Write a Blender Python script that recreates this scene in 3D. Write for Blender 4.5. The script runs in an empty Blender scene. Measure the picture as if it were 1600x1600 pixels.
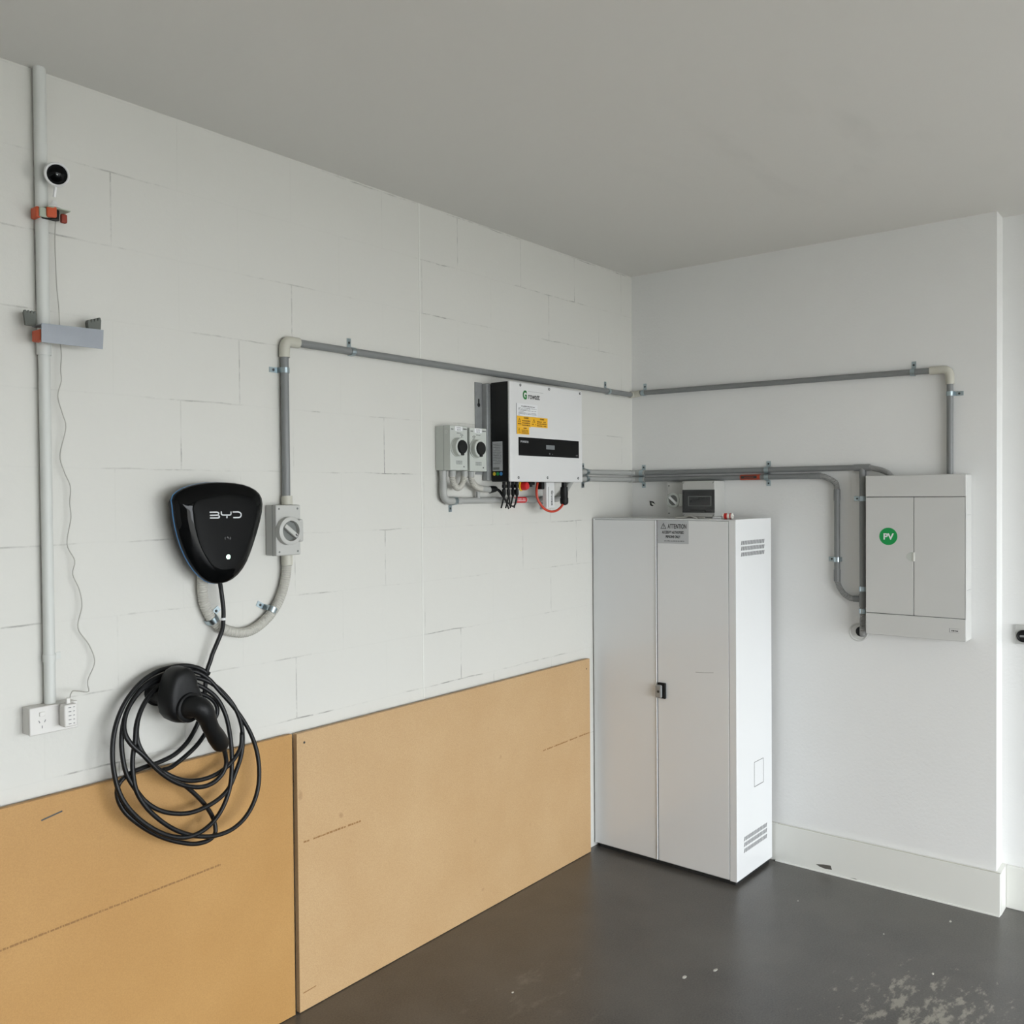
import bpy, bmesh, math, random
from mathutils import Vector, Matrix
random.seed(4)
scn = bpy.context.scene
COL = scn.collection

# ---------------------------------------------------------------- camera
cd = bpy.data.cameras.new('camera'); cam = bpy.data.objects.new('camera', cd); COL.objects.link(cam)
cd.sensor_width = 36; cd.lens = 32.1927; cd.clip_start = .02
cr = [(0.6233, 0.0191, -0.7817), (-0.7819, 0.0047, -0.6234), (-0.0082, 0.9998, 0.0178)]; cp = (-3.9738, -2.3936, 1.662)
cam.matrix_world = Matrix([list(cr[0])+[cp[0]], list(cr[1])+[cp[1]], list(cr[2])+[cp[2]], [0,0,0,1]])
scn.camera = cam
# ---------------------------------------------------------------- world, light, exposure
DOOR_X0, DOOR_X1, DOOR_H, FRONT_Y = -4.7, -0.25, 2.1, -5.6
wd = bpy.data.worlds.new('overcast_sky'); scn.world = wd; wd.use_nodes = True
bg = wd.node_tree.nodes['Background']; bg.inputs[0].default_value = (.915, .96, 1, 1); bg.inputs[1].default_value = 5.2
pl = bpy.data.lights.new('doorway_portal', 'AREA'); pl.shape = 'RECTANGLE'
pl.size = DOOR_X1-DOOR_X0; pl.size_y = DOOR_H; pl.cycles.is_portal = True
po = bpy.data.objects.new('doorway_portal', pl); COL.objects.link(po)
po.location = ((DOOR_X0+DOOR_X1)/2, FRONT_Y-.1, DOOR_H/2); po.rotation_euler = (math.radians(90), 0, 0)
scn.view_settings.view_transform = 'Standard'; scn.view_settings.look = 'None'
scn.view_settings.gamma = 1; scn.view_settings.use_curve_mapping = False
scn.view_settings.exposure = 1.33

# ---------------------------------------------------------------- materials
def srgb(r, g, b):
    f = lambda c: (c/255/12.92) if c/255 <= .04045 else ((c/255+.055)/1.055)**2.4
    return (f(r), f(g), f(b), 1)
def mat(name, col, rough=.5, metal=0, bump=None, var=0, vscale=6, coat=0, emit=None, spec=.5):
    m = bpy.data.materials.new(name); m.use_nodes = True; nt = m.node_tree; b = nt.nodes['Principled BSDF']
    c = srgb(*col)
    b.inputs['Base Color'].default_value = c; b.inputs['Roughness'].default_value = rough
    b.inputs['Metallic'].default_value = metal; b.inputs['Coat Weight'].default_value = coat
    b.inputs['Specular IOR Level'].default_value = spec
    tc = nt.nodes.new('ShaderNodeTexCoord')
    if var:
        n = nt.nodes.new('ShaderNodeTexNoise'); n.inputs['Scale'].default_value = vscale; n.inputs['Detail'].default_value = 6
        r = nt.nodes.new('ShaderNodeValToRGB'); e = r.color_ramp.elements
        e[0].position = .3; e[1].position = .7
        e[0].color = tuple(k*(1-var) for k in c[:3])+(1,); e[1].color = tuple(min(1, k*(1+var)) for k in c[:3])+(1,)
        nt.links.new(tc.outputs['Object'], n.inputs['Vector']); nt.links.new(n.outputs['Fac'], r.inputs['Fac'])
        nt.links.new(r.outputs['Color'], b.inputs['Base Color'])
    if bump:
        n = nt.nodes.new('ShaderNodeTexNoise'); n.inputs['Scale'].default_value = bump[0]; n.inputs['Detail'].default_value = 4
        u = nt.nodes.new('ShaderNodeBump'); u.inputs['Strength'].default_value = bump[1]; u.inputs['Distance'].default_value = .002
        nt.links.new(tc.outputs['Object'], n.inputs['Vector']); nt.links.new(n.outputs['Fac'], u.inputs['Height'])
        nt.links.new(u.outputs['Normal'], b.inputs['Normal'])
    if emit:
        b.inputs['Emission Color'].default_value = srgb(*emit[0]); b.inputs['Emission Strength'].default_value = emit[1]
    return m
WHITE = (226, 226, 222)
M_plaster = mat('white_plaster_paint', (226, 226, 224), .6, bump=(90, .35), var=.012, vscale=3)
M_trim = mat('white_gloss_trim', (222, 222, 216), .35, var=.015, vscale=4)
M_conduit = mat('grey_conduit_plastic', (124, 126, 126), .45, var=.03, vscale=5)
M_conduit2 = mat('light_grey_conduit_plastic', (164, 165, 162), .45, var=.03, vscale=5)
M_flex = mat('corrugated_grey_plastic', (188, 186, 178), .5)
M_flex_dark = mat('corrugated_mid_grey_plastic', (140, 140, 138), .5)
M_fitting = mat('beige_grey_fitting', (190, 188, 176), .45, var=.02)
M_painted_pipe = mat('white_painted_pipe', (205, 207, 203), .5, bump=(60, .15))
M_zinc = mat('zinc_plated_steel', (170, 184, 190), .28, 1)
M_steel = mat('galvanised_steel', (152, 154, 154), .45, .45, var=.08, vscale=30)
M_alu = mat('brushed_aluminium', (140, 144, 150), .4, .7, var=.05, vscale=20)
M_screw = mat('dark_screw_metal', (70, 72, 72), .35, .8)
M_black = mat('black_matte_plastic', (14, 15, 16), .5, bump=(300, .2), spec=.3)
M_rubber = mat('black_cable_rubber', (15, 16, 18), .42, spec=.35)
M_gloss = mat('black_gloss_cover', (6, 7, 8), .05, spec=.16)
M_blue = mat('blue_edge_band', (62, 140, 205), .3)
M_silver = mat('silver_lettering', (205, 208, 210), .35)
M_led = mat('green_status_light', (220, 255, 235), .3, emit=((190, 255, 220), 3))
M_isol = mat('light_grey_enclosure_plastic', (184, 184, 180), .45, var=.015)
M_knobgrey = mat('mid_grey_knob', (112, 115, 112), .4)  # mid grey, darkened so the knob recesses carry their shadow in the colour
M_dc = mat('pale_green_grey_enclosure', (188, 192, 186), .5)
M_ink = mat('printed_ink', (45, 46, 46), .6)
M_greyink = mat('grey_printed_ink', (120, 121, 122), .6)
M_label = mat('white_paper_label', (222, 223, 224), .5)
M_inv = mat('white_powder_coat', (214, 214, 213), .4, var=.01)
M_invblack = mat('black_powder_coat', (12, 13, 14), .45, spec=.3)
M_green = mat('green_print', (8, 110, 40), .5)
M_yellow = mat('yellow_warning_sticker', (232, 176, 22), .45)
M_brownink = mat('dark_brown_ink', (92, 52, 14), .6)
M_lcd = mat('grey_display', (112, 116, 118), .25)
M_red = mat('red_plastic', (205, 40, 44), .4)
M_yel = mat('yellow_plastic', (225, 195, 40), .4)
M_redcable = mat('red_orange_cable', (190, 62, 40), .4)
M_orangelab = mat('orange_label', (172, 66, 38), .5)
M_clamp = mat('orange_rubber', (190, 78, 38), .55)
M_clampred = mat('dark_red_rubber', (140, 48, 28), .55)
M_clampplate = mat('pale_green_metal', (168, 176, 160), .5)
M_camwhite = mat('white_camera_plastic', (224, 224, 224), .3)
M_cord = mat('light_grey_cord', (170, 168, 160), .5)
M_gpo = mat('warm_white_outlet_plastic', (214, 212, 208), .4)
M_cab = mat('white_enamel_steel', (223, 224, 224), .10, var=.008, vscale=2)
M_gap = mat('dark_gap', (30, 31, 31), .8)
M_sticker = mat('silver_grey_sticker', (184, 186, 188), .45)
M_panel = mat('light_grey_metal_board', (200, 200, 197), .42, var=.012, vscale=5)
M_pv = mat('green_round_sticker', (0, 146, 72), .45)
M_window = mat('smoky_transparent_cover', (60, 62, 62), .15)
M_pad = mat('grey_toothed_rubber', (92, 96, 90), .6)
M_chip = mat('exposed_wood_chip', (88, 84, 78), .8)
M_flake = mat('pale_flake', (190, 188, 180), .7)
M_bat = mat('white_battery_wrap', (220, 216, 208), .4)
M_batred = mat('red_battery_band', (190, 36, 30), .4)
M_pencil = mat('brown_stain', (146, 108, 64), .7)

def mix(nt, fac, a, b):
    m = nt.nodes.new('ShaderNodeMix'); m.data_type = 'RGBA'
    for s, v in ((m.inputs[0], fac), (m.inputs[6], a), (m.inputs[7], b)):
        if hasattr(v, 'is_linked') or hasattr(v, 'links'): nt.links.new(v, s)
        else: s.default_value = v
    return m.outputs[2]
def math_n(nt, op, a, b=None, clamp=False):
    m = nt.nodes.new('ShaderNodeMath'); m.operation = op; m.use_clamp = clamp
    for i, v in enumerate((a, b)):
        if v is None: continue
        if isinstance(v, (int, float)): m.inputs[i].default_value = v
        else: nt.links.new(v, m.inputs[i])
    return m.outputs[0]
def noise(nt, vec, scale, detail=4, rough=.5):
    n = nt.nodes.new('ShaderNodeTexNoise'); n.inputs['Scale'].default_value = scale
    n.inputs['Detail'].default_value = detail; n.inputs['Roughness'].default_value = rough
    nt.links.new(vec, n.inputs['Vector']); return n.outputs['Fac']
def ramp(nt, v, p0, p1):
    r = nt.nodes.new('ShaderNodeMapRange'); r.inputs[1].default_value = p0; r.inputs[2].default_value = p1
    nt.links.new(v, r.inputs[0]); return r.outputs[0]
def pos_nodes(nt):
    g = nt.nodes.new('ShaderNodeNewGeometry'); s = nt.nodes.new('ShaderNodeSeparateXYZ')
    nt.links.new(g.outputs['Position'], s.inputs[0]); return g.outputs['Position'], s

def block_wall():
    m = bpy.data.materials.new('white_painted_blockwork'); m.use_nodes = True; nt = m.node_tree; b = nt.nodes['Principled BSDF']
    P, s = pos_nodes(nt)
    c = nt.nodes.new('ShaderNodeCombineXYZ')
    w = noise(nt, P, 7, 3)
    wz = math_n(nt, 'ADD', s.outputs['Z'], math_n(nt, 'MULTIPLY', math_n(nt, 'SUBTRACT', w, .5), .012))
    nt.links.new(math_n(nt, 'ADD', s.outputs['X'], 10.1+.2+.2), c.inputs[0])
    nt.links.new(math_n(nt, 'ADD', wz, 10-.145+.2), c.inputs[1])
    br = nt.nodes.new('ShaderNodeTexBrick'); nt.links.new(c.outputs[0], br.inputs['Vector'])
    br.inputs['Scale'].default_value = 1; br.inputs['Brick Width'].default_value = .4; br.inputs['Row Height'].default_value = .2
    br.inputs['Mortar Size'].default_value = .0024; br.inputs['Mortar Smooth'].default_value = .35; br.offset = .5
    patch = ramp(nt, noise(nt, P, 2.6, 5, .6),   .49, .65)
    fine = ramp(nt, noise(nt, P, 22, 4, .6), .36, .58)
    crack = math_n(nt, 'MULTIPLY', math_n(nt, 'MULTIPLY', br.outputs['Fac'], patch), fine)
    faint = math_n(nt, 'MULTIPLY', br.outputs['Fac'], .035)
    joint = math_n(nt, 'MAXIMUM', crack, faint)
    base = mix(nt, joint, srgb(208, 207, 201), srgb(146, 145, 141))
    nt.links.new(base, b.inputs['Base Color']); b.inputs['Roughness'].default_value = .55
    u = nt.nodes.new('ShaderNodeBump'); u.inputs['Strength'].default_value = .5; u.inputs['Distance'].default_value = .003
    h = math_n(nt, 'ADD', math_n(nt, 'MULTIPLY', joint, -1.0), math_n(nt, 'MULTIPLY', noise(nt, P, 55, 5, .65), .5))
    nt.links.new(h, u.inputs['Height']); nt.links.new(u.outputs['Normal'], b.inputs['Normal'])
    return m
def ceiling_mat():
    m = bpy.data.materials.new('white_ceiling_paint'); m.use_nodes = True; nt = m.node_tree; b = nt.nodes['Principled BSDF']
    P, s = pos_nodes(nt)
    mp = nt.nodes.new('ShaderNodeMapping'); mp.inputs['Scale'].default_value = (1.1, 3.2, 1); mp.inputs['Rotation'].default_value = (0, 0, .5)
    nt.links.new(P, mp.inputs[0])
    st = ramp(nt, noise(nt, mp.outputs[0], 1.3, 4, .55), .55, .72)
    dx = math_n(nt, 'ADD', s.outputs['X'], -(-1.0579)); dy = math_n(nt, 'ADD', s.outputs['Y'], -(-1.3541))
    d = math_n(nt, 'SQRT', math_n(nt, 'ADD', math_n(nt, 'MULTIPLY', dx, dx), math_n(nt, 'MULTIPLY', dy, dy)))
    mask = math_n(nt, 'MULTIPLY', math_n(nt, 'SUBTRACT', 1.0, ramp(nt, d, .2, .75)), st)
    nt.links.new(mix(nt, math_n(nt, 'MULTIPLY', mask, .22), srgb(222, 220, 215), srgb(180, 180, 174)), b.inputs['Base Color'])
    b.inputs['Roughness'].default_value = .8
    return m
def mdf(name, a, c):
    m = bpy.data.materials.new(name); m.use_nodes = True; nt = m.node_tree; b = nt.nodes['Principled BSDF']
    P, s = pos_nodes(nt)
    big = ramp(nt, noise(nt, P, 3.5, 5, .6), .3, .75)
    f = ramp(nt, noise(nt, P, 260, 3, .7), .35, .7)
    base = mix(nt, big, srgb(*a), srgb(*c))
    dark = mix(nt, math_n(nt, 'MULTIPLY', f, .30), base, srgb(140, 98, 52))
    spots = ramp(nt, noise(nt, P, 14, 2, .4), .74, .80)
    nt.links.new(mix(nt, math_n(nt, 'MULTIPLY', spots, .35), dark, srgb(128, 90, 48)), b.inputs['Base Color'])
    b.inputs['Roughness'].default_value = .55
    return m
def floor_mat():
    m = bpy.data.materials.new('dark_sealed_concrete'); m.use_nodes = True; nt = m.node_tree; b = nt.nodes['Principled BSDF']
    P, s = pos_nodes(nt)
    big = ramp(nt, noise(nt, P, 3.0, 5, .6), .28, .75)
    f = ramp(nt, noise(nt, P, 160, 4, .75), .35, .7)
    base = mix(nt, big, srgb(46, 43, 40), srgb(88, 85, 81))
    base = mix(nt, math_n(nt, 'MULTIPLY', f, .5), base, srgb(112, 110, 105))
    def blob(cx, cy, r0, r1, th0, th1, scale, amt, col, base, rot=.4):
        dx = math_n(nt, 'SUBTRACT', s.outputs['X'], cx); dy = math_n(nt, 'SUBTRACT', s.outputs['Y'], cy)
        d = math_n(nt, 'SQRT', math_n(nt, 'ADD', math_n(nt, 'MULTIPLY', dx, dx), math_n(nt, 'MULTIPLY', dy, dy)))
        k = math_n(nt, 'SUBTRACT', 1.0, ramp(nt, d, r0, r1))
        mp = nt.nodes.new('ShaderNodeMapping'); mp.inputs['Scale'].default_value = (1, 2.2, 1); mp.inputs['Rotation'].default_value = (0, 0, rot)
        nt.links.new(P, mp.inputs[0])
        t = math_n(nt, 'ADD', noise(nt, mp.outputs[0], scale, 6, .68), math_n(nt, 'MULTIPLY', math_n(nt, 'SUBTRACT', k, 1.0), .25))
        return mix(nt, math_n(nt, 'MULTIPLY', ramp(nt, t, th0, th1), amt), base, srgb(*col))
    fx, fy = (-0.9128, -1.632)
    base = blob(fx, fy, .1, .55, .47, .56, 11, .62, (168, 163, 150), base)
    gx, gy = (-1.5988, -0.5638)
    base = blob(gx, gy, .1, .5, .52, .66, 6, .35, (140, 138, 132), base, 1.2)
    nt.links.new(base, b.inputs['Base Color'])
    nt.links.new(math_n(nt, 'ADD', math_n(nt, 'MULTIPLY', big, .08), .30), b.inputs['Roughness'])
    b.inputs['Specular IOR Level'].default_value = .7
    u = nt.nodes.new('ShaderNodeBump'); u.inputs['Strength'].default_value = .25; u.inputs['Distance'].default_value = .001
    nt.links.new(noise(nt, P, 120, 5, .7), u.inputs['Height']); nt.links.new(u.outputs['Normal'], b.inputs['Normal'])
    return m
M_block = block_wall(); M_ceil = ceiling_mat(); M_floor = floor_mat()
M_mdf_l = mdf('orange_brown_fibreboard', (180, 137, 79), (188, 146, 88))
M_mdf_r = mdf('pale_brown_fibreboard', (190, 157, 114), (197, 166, 124))
M_drive = mat('driveway_concrete', (158, 156, 150), .8, var=.05)

# ---------------------------------------------------------------- geometry helpers
class Fr:
    def __init__(s, o, ex, ez, n): s.o, s.ex, s.ez, s.n = Vector(o), Vector(ex), Vector(ez), Vector(n)
    def P(s, a, b, c=0): return s.o+s.ex*a+s.ez*b+s.n*c
LW = Fr((0,0,0), (1,0,0), (0,0,1), (0,-1,0))      # left wall: a = x, b = z, c = distance out of the wall
RW = Fr((0,0,0), (0,-1,0), (0,0,1), (-1,0,0))     # right wall: a = -y
RC = Fr((.105,0,0), (0,-1,0), (0,0,1), (-1,0,0))  # recessed part of the right wall
FLR = Fr((0,0,0), (1,0,0), (0,1,0), (0,0,1))

def world_loc(o):
    v = Vector(o.location); q = o.parent
    while q: v = v+Vector(q.location); q = q.parent
    return v
def obj(name, bm, m, parent=None, smooth=False, label=None, loc=None):
    bmesh.ops.recalc_face_normals(bm, faces=bm.faces)
    me = bpy.data.meshes.new(name)
    xs = [v.co for v in bm.verts]
    c = Vector([(min(k[i] for k in xs)+max(k[i] for k in xs))/2 for i in range(3)]) if loc is None else Vector(loc)
    for v in bm.verts: v.co -= c
    bm.to_mesh(me); bm.free()
    if smooth in ('all', 'ang'):
        for p in me.polygons: p.use_smooth = True
    elif not smooth:
        for p in me.polygons: p.use_smooth = False
    if smooth and smooth != 'all':
        keep = [p.use_smooth for p in me.polygons]
        me.set_sharp_from_angle(angle=math.radians(40))
        for p, k in zip(me.polygons, keep): p.use_smooth = k
    me.materials.append(m)
    o = bpy.data.objects.new(name, me); COL.objects.link(o)
    if parent: o.parent = parent; o.location = c-world_loc(parent)
    else: o.location = c
    if label: o['label'] = label
    return o
def thing(name, label, cat, loc, group=None):
    o = bpy.data.objects.new(name, None); COL.objects.link(o); o.location = loc; o.empty_display_size = .05
    o['label'] = label; o['category'] = cat
    if group: o['group'] = group
    return o
def tag(o, label, cat, group=None):
    o['label'] = label; o['category'] = cat
    if group: o['group'] = group
    return o
def struct(name, bm, m):
    o = obj(name, bm, m); o['kind'] = 'structure'; return o
def NB(): return bmesh.new()
def fbox(bm, f, a0, a1, b0, b1, c0, c1, bev=0, seg=2):
    v = [bm.verts.new(f.P(a, b, c)) for a in (a0, a1) for b in (b0, b1) for c in (c0, c1)]
    fs = [bm.faces.new([v[i] for i in q]) for q in ((0,1,3,2),(4,6,7,5),(0,4,5,1),(2,3,7,6),(0,2,6,4),(1,5,7,3))]
    bmesh.ops.recalc_face_normals(bm, faces=fs)
    if bev:
        es = list({e for x in fs for e in x.edges})
        ret = bmesh.ops.bevel(bm, geom=es, offset=bev, segments=seg, affect='EDGES', profile=.5)
        for x in set(ret['faces'])|set(y for y in fs if y.is_valid):
            x.normal_update(); x.smooth = max(abs(x.normal.dot(k)) for k in (f.ex, f.ez, f.n)) < .9995
    return bm
def prism(bm, f, pts, c0, c1):
    lo = [bm.verts.new(f.P(a, b, c0)) for a, b in pts]; hi = [bm.verts.new(f.P(a, b, c1)) for a, b in pts]
    bm.faces.new(lo); bm.faces.new(hi)
    n = len(pts)
    for i in range(n): bm.faces.new([lo[i], lo[(i+1) % n], hi[(i+1) % n], hi[i]])
    return bm
def lathe(bm, o, axis, prof, seg=28):
    o, axis = Vector(o), Vector(axis).normalized()
    u = axis.orthogonal().normalized(); w = axis.cross(u)
    rings = []
    for r, h in prof:
        if r < 1e-6: rings.append([bm.verts.new(o+axis*h)])
        else: rings.append([bm.verts.new(o+axis*h+(u*math.cos(2*math.pi*k/seg)+w*math.sin(2*math.pi*k/seg))*r) for k in range(seg)])
    for a, b in zip(rings, rings[1:]):
        for k in range(seg):
            k2 = (k+1) % seg
            if len(a) == 1 and len(b) == 1: continue
            if len(a) == 1: x = bm.faces.new([a[0], b[k], b[k2]])
            elif len(b) == 1: x = bm.faces.new([a[k], b[0], a[k2]])
            else: x = bm.faces.new([a[k], b[k], b[k2], a[k2]])
            x.smooth = True
    for rg in (rings[0], rings[-1]):
        if len(rg) > 1: bm.faces.new(rg)
    return bm
def cyl(bm, p0, p1, r, seg=24, r2=None):
    p0, p1 = Vector(p0), Vector(p1); d = p1-p0
    return lathe(bm, p0, d, [(r, 0), (r if r2 is None else r2, d.length)], seg)
def tube(bm, pts, rad, seg=14, cap=True):
    pts = [Vector(p) for p in pts]; n = len(pts)
    rf = rad if callable(rad) else (lambda s, t: rad)
    T = [(pts[min(i+1, n-1)]-pts[max(i-1, 0)]).normalized() for i in range(n)]
    u = T[0].orthogonal().normalized(); L = [0]
    for i in range(1, n): L.append(L[-1]+(pts[i]-pts[i-1]).length)
    rings = []
    for i in range(n):
        u = (u-T[i]*u.dot(T[i])).normalized(); w = T[i].cross(u); r = rf(L[i], L[i]/max(L[-1], 1e-9))
        rings.append([bm.verts.new(pts[i]+(u*math.cos(2*math.pi*k/seg)+w*math.sin(2*math.pi*k/seg))*r) for k in range(seg)])
    for a, b in zip(rings, rings[1:]):
        for k in range(seg): bm.faces.new([a[k], a[(k+1) % seg], b[(k+1) % seg], b[k]]).smooth = True
    if cap: bm.faces.new(rings[0]); bm.faces.new(rings[-1])
    return bm
def smooth_path(pts, step=.008):
    pts = [Vector(p) for p in pts]; out = []
    for i in range(len(pts)-1):
        p1, p2 = pts[i], pts[i+1]
        p0 = pts[i-1] if i else p1*2-p2
        p3 = pts[i+2] if i+2 < len(pts) else p2*2-p1
        n = max(2, int((p2-p1).length/step))
        for k in range(n):
            t = k/n
            out.append(.5*((2*p1)+(-p0+p2)*t+(2*p0-5*p1+4*p2-p3)*t*t+(-p0+3*p1-3*p2+p3)*t**3))
    out.append(pts[-1]); return out
def resample(pts, step):
    out = [Vector(pts[0])]; acc = 0
    for a, b in zip(pts, pts[1:]):
        a, b = Vector(a), Vector(b); d = (b-a).length
        if d < 1e-9: continue
        t = step-acc
        while t <= d: out.append(a.lerp(b, t/d)); t += step
        acc = d-(t-step)
    return out
def fillet(pts, rad, n=8):
    pts = [Vector(p) for p in pts]; out = [pts[0]]
    for i in range(1, len(pts)-1):
        a, b, c = pts[i-1], pts[i], pts[i+1]
        d1, d2 = (a-b), (c-b); r = min(rad, d1.length*.49, d2.length*.49)
        p, q = b+d1.normalized()*r, b+d2.normalized()*r
        for k in range(n+1):
            t = k/n; out.append(p*(1-t)**2+b*2*t*(1-t)+q*t*t)
    out.append(pts[-1]); return out
def flex(bm, pts, r, pitch=.0066, seg=14):
    path = resample(smooth_path(pts, .004), pitch/4)
    return tube(bm, path, lambda s, t: r-.0020*(1+math.cos(2*math.pi*s/pitch))*.5, seg)
def fp(f, pts): return [f.P(*p) for p in pts]
def stroke(bm, f, pts, w, c, th=.0004):
    P = [Vector((p[0], p[1])) for p in pts]; n = len(P); Lf, Rt = [], []
    for i in range(n):
        d1 = (P[i]-P[i-1]).normalized() if i else (P[1]-P[0]).normalized()
        d2 = (P[i+1]-P[i]).normalized() if i < n-1 else d1
        nn = Vector((-(d1+d2).y, (d1+d2).x))
        if nn.length < 1e-6: nn = Vector((-d1.y, d1.x))
        nn.normalize(); k = max(.4, nn.dot(Vector((-d1.y, d1.x))))
        Lf.append(P[i]+nn*w/2/k); Rt.append(P[i]-nn*w/2/k)
    for i in range(n-1): prism(bm, f, [tuple(Lf[i]), tuple(Lf[i+1]), tuple(Rt[i+1]), tuple(Rt[i])], c, c+th)
    return bm
def text(name, s, f, a, b, c, size, m, parent, sx=1, align='CENTER', bold=0, slope=0):
    cu = bpy.data.curves.new(name, 'FONT'); cu.body = s; cu.size = size; cu.align_x = align; cu.extrude = .00015; cu.offset = bold
    co = bpy.data.objects.new(name, cu)
    me = bpy.data.meshes.new_from_object(co)
    bm = bmesh.new(); bm.from_mesh(me)
    for v in bm.verts: v.co = f.P(a+v.co.x*sx, b+v.co.y+v.co.x*slope, c+.00015+v.co.z)
    bpy.data.objects.remove(co); bpy.data.meshes.remove(me)
    return obj(name, bm, m, parent)
def scribble(bm, f, a0, a1, b, h, c, rnd, fill=.8, slope=0):
    x = a0
    while x < a1:
        w = h*rnd.uniform(.5, 2.2)
        if rnd.random() < fill:
            x1 = min(a1, x+w); y0 = b+(x-a0)*slope
            hh = h*rnd.uniform(.7, 1)
            prism(bm, f, [(x, y0), (x1, y0), (x1, y0+hh), (x, y0+hh)], c, c+.0003)
        x += w+h*rnd.uniform(.2, .5)
    return bm
def triangle_sign(bm, f, a, b, s, c):
    stroke(bm, f, [(a-s*.5, b), (a, b+s*.87), (a+s*.5, b), (a-s*.5, b), (a-s*.49, b+.0001)][:4], s*.09, c)
    fbox(bm, f, a-s*.035, a+s*.035, b+s*.28, b+s*.6, c, c+.0004); fbox(bm, f, a-s*.035, a+s*.035, b+s*.12, b+s*.2, c, c+.0004)

# ---------------------------------------------------------------- the room
H = 2.75; T = .15; XL = -6.4
bm = NB(); fbox(bm, LW, XL-T, .4, -.1, H+.1, -T, 0); struct('wall_left', bm, M_block)
bm = NB(); fbox(bm, RW, -.0, 1.645, -.1, H+.1, -.3, 0); struct('wall_right', bm, M_plaster)
bm = NB(); fbox(bm, RW, 1.645, -FRONT_Y, -.1, H+.1, -.3, -.105); struct('wall_right_recess', bm, M_plaster)
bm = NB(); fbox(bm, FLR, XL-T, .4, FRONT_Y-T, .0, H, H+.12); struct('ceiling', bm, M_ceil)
bm = NB(); fbox(bm, FLR, XL-T, .4, FRONT_Y-T, .0, -.12, 0); struct('floor', bm, M_floor)
bm = NB(); fbox(bm, FLR, XL-T, XL, FRONT_Y-T, .0, 0, H); struct('wall_far_left', bm, M_plaster)
bm = NB()
fbox(bm, FLR, XL, DOOR_X0, FRONT_Y-T, FRONT_Y, 0, H); fbox(bm, FLR, DOOR_X1, .105, FRONT_Y-T, FRONT_Y, 0, H)
fbox(bm, FLR, DOOR_X0, DOOR_X1, FRONT_Y-T, FRONT_Y, DOOR_H, H); struct('wall_front', bm, M_plaster)
bm = NB(); fbox(bm, FLR, -14, 10, -26, FRONT_Y-T, -.14, -.03); o = struct('driveway', bm, M_drive)
# skirting boards
bm = NB()
fbox(bm, RW, 0, 1.645+.018, 0, .17, 0.0002, .018, .003, 2); struct('baseboard_right', bm, M_trim)
bm = NB(); fbox(bm, FLR, -.0002, .105, -1.663, -1.645, 0, .17, 0); fbox(bm, RC, 1.663, -FRONT_Y, 0, .17, 0.0002, .018, .003, 2); struct('baseboard_recess', bm, M_trim)
bm = NB(); tube(bm, [RW.P(.76, .1705, .0165), RW.P(1.664, .1705, .0165)], .0016, 8); struct('skirting_dirt_shade_line', bm, M_fitting)  # beige bead painting the caulk dirt line and edge shadow along the skirting top
bm = NB(); tube(bm, [RW.P(.75, .002, .02), RW.P(1.66, .002, .02)], .005, 8); struct('trim_1', bm, M_trim)
# full-height control joint in the blockwork
bm = NB(); fbox(bm, LW, -1.5145, -1.5095, .9, H, 0, .0012); struct('trim_2', bm, M_trim)
# chips knocked out of the skirting paint
for k, (pts, lab) in enumerate((
    ([(0.9343, 0.0298), (0.9655, 0.036), (0.9991, 0.0387), (1.0047, 0.0219), (0.9767, 0.0191), (0.9513, 0.0227)], 'largest dark chip in the white skirting board paint, nearest the cabinet'),
    ([(1.0709, 0.0051), (1.1035, 0.0092), (1.1277, 0.003), (1.0981, 0.0009)], 'small dark chip low in the skirting paint, second from the cabinet'),
    ([(1.3873, 0.0027), (1.4143, 0.006), (1.4459, -0.0011), (1.4167, -0.0038)], 'small dark chip low in the skirting paint, nearest the wall corner'))):
    bm = NB(); prism(bm, RW, pts, .0181, .0188); tag(obj('paint_chip', bm, M_chip), lab, 'paint chip')

# ---------------------------------------------------------------- fibreboard sheets on the left wall
rb = thing('fibreboard_sheet', 'pale brown fibreboard sheet on the wall between dark seam and white cabinet', 'board', (-1.27, -.02, 0))
a0, b0 = (-2.1252, 0.9065); a1 = -0.4402
bm = NB(); fbox(bm, LW, a0, a1, .002, .9035, .012, .030, .001); obj('panel', bm, M_mdf_r, rb)
rnd = random.Random(2)
for (p, q) in ([(-2.1245, 0.5484), (-1.8569, 0.5476)], [(-0.8057, 0.5554), (-0.4472, 0.5602)]):
    L_ = q[0]-p[0]; sl = (q[1]-p[1])/L_; bm = NB(); scribble(bm, LW, p[0], q[0], p[1]-.002, .0065, .0301, rnd, .8, sl)
    obj('printed_marking', bm, M_pencil, rb, label='faint brown printed marking')
bm = NB(); stroke(bm, LW, [(-2.1115, 0.0606), (-2.0591, 0.0632)], .003, .0301); obj('pen_mark', bm, M_pencil, rb)
p = (-2.0949, 0.8711)
bm = NB(); lathe(bm, LW.P(p[0], p[1], .0301), LW.n, [(.004, 0), (.0035, .001)], 12); obj('nail', bm, M_screw, rb)
p = (-0.4674, 0.8598)
bm = NB(); lathe(bm, LW.P(p[0], p[1], .0301), LW.n, [(.003, 0), (.0025, .001)], 12); obj('nail', bm, M_screw, rb)
bx = thing('fibreboard_sheet', 'orange-brown fibreboard sheet on the wall below the coiled charging cable', 'board', (-3.2, -.02, 0))
a1 = -2.1398
bm = NB(); fbox(bm, LW, -4.55, a1, .002, .9065, .010, .026, .001); obj('panel', bm, M_mdf_l, bx)
bm = NB(); p, q = [(-3.0253, 0.5601), (-2.4064, 0.5731)]
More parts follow.
